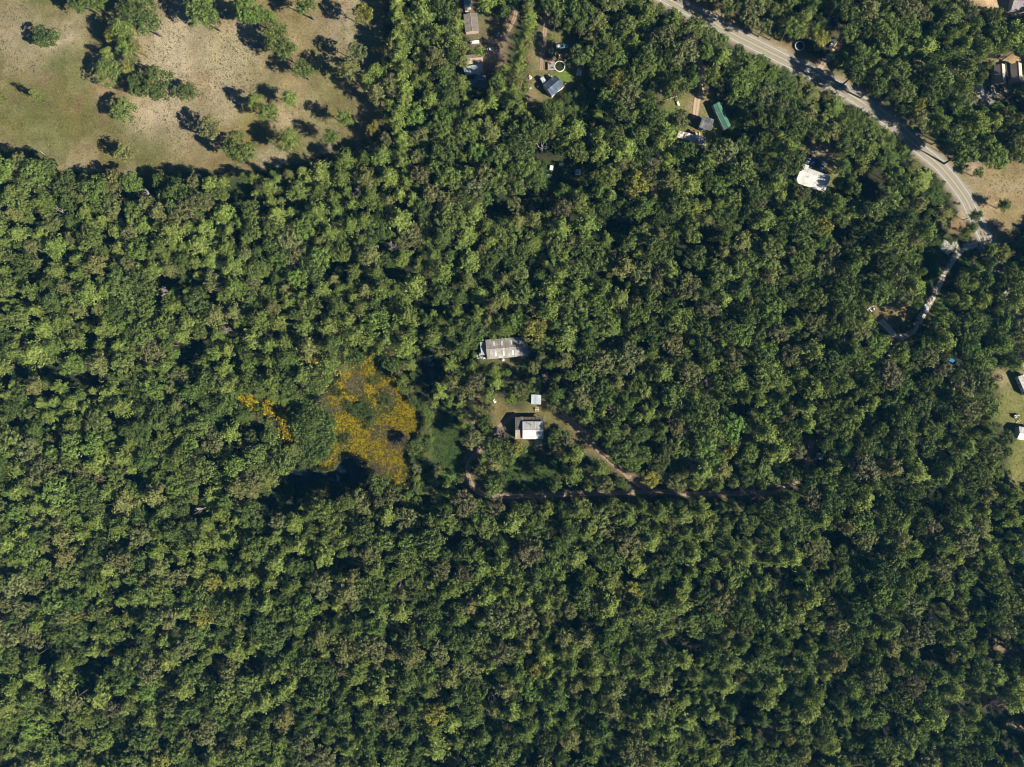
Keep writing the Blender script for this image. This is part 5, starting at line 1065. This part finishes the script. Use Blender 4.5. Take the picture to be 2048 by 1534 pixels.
BARE = [
 (1096,757,13,8,0,'bare pinkish-grey tree above the pale blue shed'), (1002,868,14,9,0,'bare grey tree left of the homestead walls'), (1127,760,8,9,1,'pale dead stem just right of the bare pinkish-grey tree'), (1224,817,10,12,0,'bare pinkish tree among green crowns up the slope from the diagonal track'), (1280,946,10,10,0,'bare grey tree beside the diagonal track near its fork'), (1342,845,8,11,0,'bare tree hidden in the wood east of the diagonal track'),
 (1085,291,15,13,1,'tall bleached snag with forking white limbs above the pale hutches'), (292,384,9,13,1,'white forked snag in the wood just below the pasture'), (120,423,10,13,1,'white fan-shaped snag in the western wood'), (787,493,10,13,0,'bare grey-pink tree in the wood below the tall pine row'), (716,388,9,12,0,'bare tree in the dark wood left of the tall pine row'), (1306,325,11,13,0,'bare grey tree in the wood below the bleached fallen trunk'), (1316,376,13,12,0,'bare grey tree lower of the two below the bleached fallen trunk'), (1417,763,11,12,0,'pale bare tree in the eastern wood below its middle'), (1572,1062,9,12,0,'bare pale tree in the wood below the long ride'), (1485,977,7,10,0,'bare pinkish tree on the verge of the long ride'), (1771,1458,10,12,0,'bare pinkish tree among dark crowns low in the eastern wood'), (1681,1375,8,12,0,'slim bare tree low in the eastern wood'), (1862,1233,12,12,0,'pale bare tree high in the far eastern wood'), (268,1371,8,12,1,'small white snag low in the western wood'), (398,1020,8,12,1,'bleached snag below the middle of the western wood'), (330,583,9,12,0,'bare greyish tree near the orange bushes'), (455,660,8,12,0,'bare pale tree left of the smaller goldenrod strips'), (1990,1415,14,11,0,'wide grey bare tree on the sandy ground at the far bottom corner'), (2000,1405,9,9,0,'slim grey bare tree touching the wide bare one at the far bottom corner'), (1165,1050,8,12,0,'bare tree just below the straight ride'), (600,1000,7,9,1,'white snag at the shore of the lobed pond'), (800,1165,9,12,0,'bare pinkish tree south of the flower field'), (985,1395,9,12,0,'bare pale tree above the middle of the bottom edge'), (1470,690,9,12,0,'bare grey tree in the wood right of centre')]
for q in BARE:
    t_ = dict(px=q[0], py=q[1], r=q[2] * (.8 if not q[4] else 1.0)); grid.setdefault((int(q[0] // cell), int(q[1] // cell)), []).append(t_)
def snug(px, py, r):
    if blocked(px, py): return False
    for k in range(8):
        if blocked(px + .62 * r * math.cos(k * .785), py + .62 * r * math.sin(k * .785)): return False
    return True
LOWZ = [[(775,690),(850,700),(862,790),(872,850),(885,950),(905,1000),(880,1025),(820,1020),(780,1000),(820,930),(845,840),(800,740)], c2([(150,360),(460,420),(620,560),(700,860),(640,1000),(480,900),(120,560)]), [(1770,610),(1850,640),(1780,680)], c4([(960,770),(1250,830),(1260,1080),(1020,1120),(1000,1000)]), c5([(470,1390),(670,1460),(640,1570),(420,1570)]), [(1125,160),(1210,150),(1210,235),(1115,220)], [(1990,170),(2060,180),(2070,240),(1990,215)], [(1995,468),(2080,455),(2090,535),(2005,525)]]
low_m = None
def in_low(px, py):
    global low_m
    if low_m is None:
        low_m = np.zeros(GX.shape, bool)
        for p_ in LOWZ: low_m |= poly_mask(GX, GY, p_)
    return blocked(px, py, low_m)
hn = lambda px, py: float(vnoise(np.array([px]), np.array([py]), 110, 400, 3)[0])
cand = 90000
CX = RNG.uniform(-205, 2253, cand); CY = RNG.uniform(-205, 1739, cand)
CR = np.sort(np.clip(RNG.gamma(11, 1.18, cand) * (.82 + .4 * vnoise(CX, CY, 130, 480, 2)) * (1 - .25 * np.clip((CY - 900) / 180, 0, 1)) * (1 - .10 * ((CX > 1350) & (CY > 520) & (CY < 950))) * (1 + .1 * ((CX > 1100) & (CY < 520))), 6.2, 25))[::-1]
HN = vnoise(CX, CY, 110, 400, 3); KN = vnoise(CX, CY, 150, 420, 3); TN = vnoise(CX, CY, 90, 440, 3); DN = vnoise(CX, CY, 60, 460, 2)
for k in range(cand):
    px, py, r = float(CX[k]), float(CY[k]), float(CR[k])
    f = .78 + .5 * max(0, DN[k] - .5)
    if r < 9 and k % 3: continue
    if hits(px, py, r, f) or not snug(px, py, r): continue
    lowz = in_low(px, py)
    if lowz and r > 13: continue
    kind = 'pine' if KN[k] + rnd.uniform(-.3, .3) > .5 else 'oak'
    h = 12.5 + 9 * (HN[k] - .25) + (r - 13) * .3 + rnd.gauss(0, 2.2) + (1.2 if kind == 'pine' else 0)
    if blocked(px, py, roadside): h *= .42
    if 925 < px < 1560 and 998 < py < 1050: h = max(h, 16.5)
    bias = (TN[k] - .5) * 2.2 + (.25 if px < 900 else 0) - (.3 if px > 1500 and py > 700 else 0)
    put(px, py, r, float(np.clip(h, 8, 21)) if not lowz else rnd.uniform(4, 6), kind, pick(kind, bias))
# lower storey between the tall crowns
CX = RNG.uniform(-160, 2210, 16000); CY = RNG.uniform(-160, 1700, 16000); low = []
lgrid = {}
for k in range(16000):
    px, py = float(CX[k]), float(CY[k]); r = float(RNG.uniform(6, 10.5))
    if not snug(px, py, r) or hits(px, py, r * .5, .8): continue
    ci, cj = int(px // 20), int(py // 20)
    if any((q[0]-px)**2 + (q[1]-py)**2 < (.85*(q[2]+r))**2 for i in (-1, 0, 1) for j in (-1, 0, 1) for q in lgrid.get((ci+i, cj+j), ())): continue
    lgrid.setdefault((ci, cj), []).append((px, py, r)); low.append((px, py, r))
print('trees', len(trees), 'low', len(low))

LANDMARKS = [("the lobed dark pond", 650, 950), ("the square dark pond", 862, 738), ("the yellow flower field", 740, 840), ("the long skylit house", 1010, 697), ("the white-roofed homestead", 1058, 857), ("the round pool", 1119, 132), ("the green mobile home", 1443, 232), ("the white house with vehicles", 1628, 355), ("the trampoline", 1600, 90), ("the twin tan houses", 2018, 147), ("the pale turnout of the road", 1948, 378), ("the cars on the gravel track", 1843, 628), ("the teal hut in the clearing", 1156, 344), ("the brown shingled house", 942, 45), ("the bend of the dirt track", 945, 975), ("the silver hut by the track", 1641, 913), ("the edge lawn with the tractor", 2030, 840), ("the bottom left corner", 0, 1534), ("the bottom right corner", 2048, 1534), ("the middle of the bottom edge", 1024, 1534), ("the top left corner", 0, 0), ("the top right corner", 2048, 0), ("the middle of the left edge", 0, 767), ("the concrete slabs", 1900, 492), ("the orange bushes in the western wood", 312, 538), ("the fork of the dirt tracks", 1310, 982), ("the biggest lower pasture oak", 478, 292), ("the blue tarp shelter", 1905, 720), ("the wrecked mobile home", 1383, 275), ("the photo's centre", 1024, 767), ("the bottom end of the tall pine row", 806, 390)]
ORD = ['', 'second', 'third', 'fourth', 'fifth', 'sixth', 'seventh', 'eighth', 'ninth', 'tenth', 'eleventh', 'twelfth', 'thirteenth', 'fourteenth', 'fifteenth', 'sixteenth', 'seventeenth', 'eighteenth', 'nineteenth', 'twentieth']
inview = lambda t: -6 < t['px'] < 2054 and -6 < t['py'] < 1540
solo = []
for kind in ('pine', 'oak'):
    ts = sorted([t for t in trees if t['kind'] == kind and inview(t)], key=lambda t: (not t['must'], -t['r']))
    sel = ts[:300]; rmin = min(t['r'] for t in sel if not t['must'])
    for t in sel: t['solo'] = True
    solo += sel
    cls = {}
    for t in sel:
        if not t['label']: cls.setdefault(t['col'], []).append(t)
    for col, lst in cls.items():
        used = set()
        for nm, lx, ly in LANDMARKS:
            for q, t in enumerate(sorted(lst, key=lambda t: (t['px']-lx)**2 + (t['py']-ly)**2)): t.setdefault('rank', []).append((q, (t['px']-lx)**2 + (t['py']-ly)**2, nm))
        for t in lst:
            q, _, nm = min(t['rank']); w = 'pine' if kind == 'pine' else 'broadleaf tree'
            t['label'] = 'broad %s %s, %s to %s' % (col, w, 'nearest' if q == 0 else (ORD[min(q, 19)] + ' nearest'), nm)
def tint_of(t):
    c = np.array(TINTS[t['kind']][t['col']]); return c * (1 + RNG.normal(0, .09)) * (1 + RNG.normal(0, .025, 3))
def place(t):
    x, y = P(t['px'], t['py'], t['h'] * .82); return x, y, t['r'] * MPP
def tree_scale(t, R):
    # prototype heights: about 3.3 (oak) and 4.0 (pine) crown radii; keep crowns from stretching much
    return t['h'] / (3.35 if t['kind'] == 'oak' else 4.05)
for k, t in enumerate(solo):
    x, y, R = place(t); nm = 'pine_tree' if t['kind'] == 'pine' else 'oak_tree'
    o = bpy.data.objects.new(nm, None); C.objects.link(o); o.location = (x, y, -.05); o.rotation_euler = (rnd.uniform(-.04, .04), rnd.uniform(-.04, .04), rnd.uniform(0, 6.28))
    sx = R * rnd.uniform(1.07, 1.2); o.scale = (sx, sx * rnd.uniform(.9, 1.1), tree_scale(t, R)); tag(o, t['label'], 'tree', 'pine trees' if t['kind'] == 'pine' else 'broadleaf trees')
    i = rnd.randrange(8); cm, tm = (pine_crowns[i], pine_trunks[i % 3]) if t['kind'] == 'pine' else (oak_crowns[i], oak_trunks[i % 3])
    cr = bpy.data.objects.new('crown', cm); C.objects.link(cr); cr.parent = o; cr['tint'] = [float(v) for v in tint_of(t)] + [1.0]
    tk = bpy.data.objects.new('trunk', tm); C.objects.link(tk); tk.parent = o
def mass(name, ts, collection, label):
    pts, rot, scl, tin, idx = [], [], [], [], []
    for t in ts:
        x, y, R = place(t); pts.append((x, y, -.05)); rot.append((rnd.uniform(-.04, .04), rnd.uniform(-.04, .04), rnd.uniform(0, 6.28))); sx = R * rnd.uniform(1.05, 1.22)
        scl.append((sx, sx * rnd.uniform(.9, 1.1), tree_scale(t, R))); tin.append(tint_of(t)); idx.append(rnd.randrange(8))
    scatter(name, pts, rot, scl, np.array(tin), idx, collection, label, 'forest')
rest = [t for t in trees if not t.get('solo')]
mass('pine_forest', [t for t in rest if t['kind'] == 'pine'], COL_PINE, 'the many smaller pine crowns that fill the closed forest')
mass('broadleaf_forest', [t for t in rest if t['kind'] == 'oak'], COL_OAK, 'the many smaller broadleaf crowns that fill the closed forest')
lowt = [dict(px=a, py=b, r=r, h=float(RNG.uniform(4, 7)), kind='oak', col=rnd.choice(['mid green', 'dark green', 'dull olive', 'fresh green'])) for a, b, r in low]
mass('forest_understory', lowt, COL_OAK, 'low young trees in the gaps between the forest crowns')

# bare and dead trees
def bare_tree(px, py, r, h, dead, label):
    h = h + (4 if h > 10 else 1) - (2 if dead else 0); r = r * (1.15 if dead else 1.1)
    x, y = P(px, py, h * .75); nm = 'dead_tree' if dead else 'bare_tree'; o = bpy.data.objects.new(nm, None); C.objects.link(o); o.location = (x, y, 0)
    R = r * MPP * 1.05; o.scale = (R, R, h / 2.6); o.rotation_euler = (0, 0, rnd.uniform(0, 6.28)); tag(o, label, 'tree', 'bleached dead trees' if dead else 'leafless trees')
    me = rnd.choice(snag_meshes if dead else bare_meshes); b = bpy.data.objects.new('branches', me); C.objects.link(b); b.parent = o
    k = bpy.data.objects.new('trunk', mb_mesh(MB().tube((0, 0, -.02), (0, 0, 1.2), .1, .086, 7), 'bare_trunk', M['dead'] if dead else M['twig'])); C.objects.link(k); k.parent = o
for q in BARE:
    bare_tree(*q)

# ------------------------------------------------------------------ shrubs, goldenrod, weeds, grass: nobody could count them
def tuft_set(name, seeds, n, per, size, spread, mat, h=1.0, up=.5):
    cl = coll(name)
    for s in seeds:
        r = np.random.default_rng(s); c = np.column_stack([r.normal(0, spread, n), r.normal(0, spread, n), r.uniform(.25, .75, n) * h]); V, F, lv = leaf_quads(c, r.uniform(.22, .42, n), per, size, s, jit=.5, up=up)
        V[:, 2] = np.maximum(V[:, 2], -.02); me = mesh_with_var(name, V, F, lv, mat); o = bpy.data.objects.new('%s_%d' % (name, s), me); cl.objects.link(o)
    return cl
SHRUB = tuft_set('shrub_set', (1, 2, 3, 4), 16, 14, .12, .42, M['leaf'])
WEED = tuft_set('weed_set', (11, 12, 13), 7, 9, .16, .4, M['leaf'], h=.9)
def sow(name, N, inside, size, hgt, cols, cl, nid, seed, label, cat):
    r = np.random.default_rng(seed); px, py = inside(r, N); ok = ~(mask_at(pond_m, px, py) | mask_at(track_core, px, py)); px, py = px[ok], py[ok]; n = len(px)
    k = MPP; pts = np.column_stack([(px - 1024) * k, (767 - py) * k, np.full(n, -.1)])
    s = r.uniform(size[0], size[1], n); sc = np.column_stack([s, s * r.uniform(.8, 1.2, n), r.uniform(hgt[0], hgt[1], n)])
    rot = np.column_stack([np.zeros(n), np.zeros(n), r.uniform(0, 6.28, n)])
    cc = np.array(cols)[r.integers(0, len(cols), n)] * r.uniform(.8, 1.2, (n, 1))
    scatter(name, pts, rot, sc, cc, r.integers(0, nid, n), cl, label, cat)
def mask_at(mask, px, py):
    i = np.clip(((py + GM) / GS).astype(int), 0, mask.shape[0] - 1); j = np.clip(((px + GM) / GS).astype(int), 0, mask.shape[1] - 1); return mask[i, j]
def region(polys, thr=None, seed=0, scale=30, wob=8):
    m = np.zeros(GX.shape, bool); X = GX + (vnoise(GX, GY, 14, seed + 3) - .5) * 2 * wob; Y = GY + (vnoise(GX, GY, 14, seed + 4) - .5) * 2 * wob
    for p in polys:
        if len(p) == 4 and not isinstance(p[0], (tuple, list)): m |= ((X - p[0]) / p[2]) ** 2 + ((Y - p[1]) / p[3]) ** 2 < 1
        else: m |= poly_mask(X, Y, p)
    if thr is not None: m &= vnoise(GX, GY, scale, seed, 3) > thr
    return m
def fill(mask, fray=0):
    ii, jj = np.nonzero(mask)
    def f(r, N):
        k = r.integers(0, len(ii), N); e = r.exponential(fray, N) if fray else np.zeros(N)
        return GX[0, jj[k]] + r.uniform(-GS/2, GS/2, N) + r.normal(size=N) * e, GY[ii[k], 0] + r.uniform(-GS/2, GS/2, N) + r.normal(size=N) * e
    return f
E2 = lambda L: [(440 + a/4, 680 + b/4, c/4, d/4) for a, b, c, d in L]
pond_m = region([POND_A, POND_B], wob=0)
track_core = near_line(ROAD, 14) | near_line(TRACK_W, 4) | near_line(TRACK_NE, 4) | near_line(TRACK_E, 5)
clear_m = region([MEADOW, YARD_T1, YARD_T2, YARD_G, YARD_W, YARD_TAN, LAWN_R, LAWN_W, FIELD_R, HOME2, LAWN_R2, TOP_R], wob=0) | road_zone | near_line(TRACK_W, 8) | near_line(TRACK_NE, 8) | near_line(TRACK_E, 8) | near_line(DRIVE_G, 8) | near_line(DRIVE_T, 6) | near_line(DRIVE_NE, 7) | near_line(TRACK_NW, 7) | near_line(TRACK_W2, 8)
bld_m = region([(1059,857,34,28),(1014,696,50,26),(1073,800,18,14),(1444,231,34,34),(1413,246,16,14),(1384,274,34,14),(1156,344,9,8),(1110,338,18,22),(1641,913,9,9),(1905,722,9,9),(1892,494,26,22),(1600,91,13,13),(966,700,10,16),(935,10,12,16),(1665,43,20,14),(1663,88,12,10),(1077,885,12,10)], wob=0)
forest_m = ~(clear_m | pond_m | bld_m | region([FLOWERS], wob=0))
sow('undergrowth', 17000, fill(forest_m), (.9, 2.3), (1.0, 3.2), [(0.055, 0.085, 0.027), (0.07, 0.11, 0.03), (0.085, 0.095, 0.04), (0.06, 0.115, 0.03)], SHRUB, 4, 5, 'leafy bushes on the forest floor between the trunks', 'bushes')
YEL = E2([(1190,230,60,70),(1150,150,30,60),(980,340,32,60),(1180,385,42,36),(1000,470,120,36),(930,500,40,40),(1010,640,100,46),(960,690,42,50),(1120,740,90,80),(1140,820,110,60),(1440,430,34,70),(1480,560,90,66),(1310,640,70,48),(1430,660,120,56),(1540,690,40,50),(1270,820,50,46),(1290,900,70,46),(1400,950,80,60),(1340,990,60,40),(1430,1090,50,52),(1530,1060,22,28),(860,1000,60,26),(1160,960,40,36),(1040,260,60,30),(1340,350,70,40),(1250,470,30,60),(930,830,60,60)])
ARC = [(x, y) for x, y in Q([(900,925),(960,895),(1040,875),(1120,885),(1180,920)], 440, 680)]
BRN = E2([(1080,340,90,80),(1330,760,130,95),(1410,860,110,60),(890,520,70,90),(1000,770,80,40),(1300,1010,140,60),(1060,960,60,40),(940,880,40,60),(1480,800,60,60),(1330,420,80,60),(880,590,60,60)])
GRN = E2([(1120,560,80,60),(1230,330,50,30),(1200,620,40,100),(1050,530,70,40),(1320,470,50,50),(1540,960,50,60),(1570,840,50,80),(1000,780,50,50),(1060,820,40,30),(1190,870,30,30),(950,420,40,40)])
OUTY = E2([(740,160,50,26),(230,470,80,36),(300,560,70,28),(390,570,40,26),(420,500,40,20),(548,620,34,34),(575,745,56,64),(520,700,40,26),(500,600,40,40),(390,695,30,16),(620,780,14,20)]) 
ym = (region(YEL, .18, 91, 9, 10) | near_line(ARC, 4)) & ~pond_m
sow('goldenrod_flowers', 10500, fill(ym | (region(OUTY, .28, 92, 8, 7)), 5), (.30, .80), (.9, 1.6), [(0.66, 0.53, 0.02), (0.56, 0.43, 0.02), (0.72, 0.60, 0.03), (0.62, 0.48, 0.02), (0.20, 0.19, 0.04), (0.12, 0.13, 0.04)], WEED, 3, 15, 'bright yellow goldenrod clumps blooming in the old field', 'flowers')
sow('goldenrod_flowers', 2200, fill(region([FLOWERS], .4, 77, 20, 2) & ~pond_m), (.28, .55), (.7, 1.2), [(0.52, 0.39, 0.02), (0.30, 0.26, 0.03), (0.4, 0.3, 0.03)], WEED, 3, 16, 'single yellow goldenrod plants dotted through the old field', 'flowers')
sow('orange_bushes', 150, fill(region([(312,538,20,7),(386,545,6,4),(345,722,16,9),(338,716,8,8)], wob=2)), (.6, 1.3), (1.2, 2.2), [(0.42, 0.27, 0.02), (0.34, 0.19, 0.03), (0.30, 0.22, 0.03)], WEED, 3, 17, 'orange and yellow bushes at two gaps in the western wood', 'bushes')
sow('dry_weeds', 7500, fill(region(BRN, .3, 95, 14, 6) & ~pond_m, 4), (.5, 1.0), (.7, 1.3), [(0.27, 0.215, 0.155), (0.12, 0.09, 0.06), (0.20, 0.155, 0.10), (0.15, 0.155, 0.065), (0.31, 0.26, 0.19)], WEED, 3, 18, 'brown seeding weeds between the goldenrod', 'weeds')
sow('green_weeds', 9000, fill(region([FLOWERS, BANK], wob=3) & ~pond_m), (.5, 1.1), (.6, 1.3), [(0.115, 0.145, 0.05), (0.14, 0.15, 0.058), (0.10, 0.13, 0.045)], WEED, 3, 19, 'green weeds and grasses filling the flower field and its bank', 'weeds')
sow('field_shrubs', 190, fill(region(GRN, None, 0, 10, 6) & ~pond_m), (.9, 1.8), (1.4, 3.0), [(0.10, 0.15, 0.045), (0.13, 0.16, 0.055), (0.08, 0.12, 0.04)], SHRUB, 4, 20, 'dark green shrubs scattered through the flower field', 'shrubs')
sow('bank_shrubs', 520, fill(region([BANK, c2([(560,420),(700,440),(800,500),(850,620),(740,760),(660,860),(600,700),(580,560)])], wob=4) & ~pond_m), (1.4, 3.3), (1.6, 4.8), [(0.11, 0.175, 0.05), (0.13, 0.185, 0.055), (0.145, 0.18, 0.062), (0.08, 0.13, 0.04)], SHRUB, 4, 21, 'fresh green shrubs along the bank left of the flower field', 'shrubs')
sow('pond_reeds', 700, fill((region([POND_OPEN, POND_OPEN_B], wob=4)) & ~region([grow(POND_A, -.03), grow(POND_B, -.05)], wob=0)), (.6, 1.5), (.8, 2.4), [(0.06, 0.095, 0.03), (0.09, 0.11, 0.035), (0.12, 0.11, 0.05)], SHRUB, 4, 22, 'rank green growth round the margins of the dark ponds', 'reeds')
sow('pasture_weeds', 1500, fill(region([(360,110,110,110),(440,200,90,60),(340,240,80,50),(30,90,50,90),(430,120,90,100)], .45, 97, 40, 10)), (.18, .5), (.15, .5), [(0.09, 0.085, 0.035), (0.11, 0.095, 0.05), (0.075, 0.085, 0.03)], WEED, 3, 23, 'dark weed tufts dotted over the bare parts of the pasture', 'weeds')
sow('pasture_grass', 15000, fill(region([MEADOW], wob=0)), (.25, .75), (.05, .22), [(0.12, 0.115, 0.04), (0.20, 0.18, 0.085), (0.095, 0.10, 0.03), (0.25, 0.21, 0.12), (0.14, 0.10, 0.045)], WEED, 3, 24, 'short tufted grass of the grazed pasture', 'grass')
sow('lawn_grass', 5500, fill(region([LAWN_W, LAWN_S, SHADE_R, YARD_T3], wob=0)), (.3, 1.0), (.08, .5), [(0.045, 0.078, 0.022), (0.075, 0.115, 0.034), (0.10, 0.135, 0.042), (0.06, 0.10, 0.028)], WEED, 3, 25, 'lush green grass of the lawns and shaded clearings', 'grass')
sow('rough_grass', 5000, fill(region([YARD_G, YARD_W, YARD_T2, LAWN_R, LAWN_R2, FIELD_R, HOME2, YARD_NE], wob=0) & ~bld_m & ~track_zone & ~near_line(ROAD, 17)), (.2, .6), (.05, .25), [(0.14, 0.14, 0.05), (0.17, 0.15, 0.06), (0.11, 0.12, 0.04)], WEED, 3, 26, 'rough mown grass and weeds in the yards and roadside field', 'grass')
sow('yard_bushes', 260, fill(region([c4([(1000,800),(1100,840),(1160,900),(1190,980),(1060,1040),(1030,900)]), (1160,190,10,20), (940,150,6,50), (1030,240,14,10), (1690,375,14,14), (1440,190,10,10)], wob=3)), (.8, 1.8), (1.2, 3.4), [(0.08, 0.135, 0.03), (0.10, 0.15, 0.035), (0.06, 0.10, 0.03)], SHRUB, 4, 27, 'bright bushes crowding the edges of the yards', 'bushes')

# ------------------------------------------------------------------ the thin blue air between the drone and the ground
hz = MB(); hz.box(-3300, -3300, -3.0, 3300, 3300, CAM_H + 4); hz = hz.build('haze', bpy.data.materials.new('thin_air'), kind='stuff')
hm = hz.data.materials[0]; hm.use_nodes = True; hn_ = hm.node_tree; hn_.nodes.remove(hn_.nodes['Principled BSDF'])
pv = hn_.nodes.new('ShaderNodeVolumePrincipled'); pv.inputs['Color'].default_value = (0.10, 0.50, 1.0, 1); pv.inputs['Density'].default_value = 0.000045; pv.inputs['Anisotropy'].default_value = 0.0
hn_.links.new(pv.outputs[0], hn_.nodes['Material Output'].inputs['Volume'])
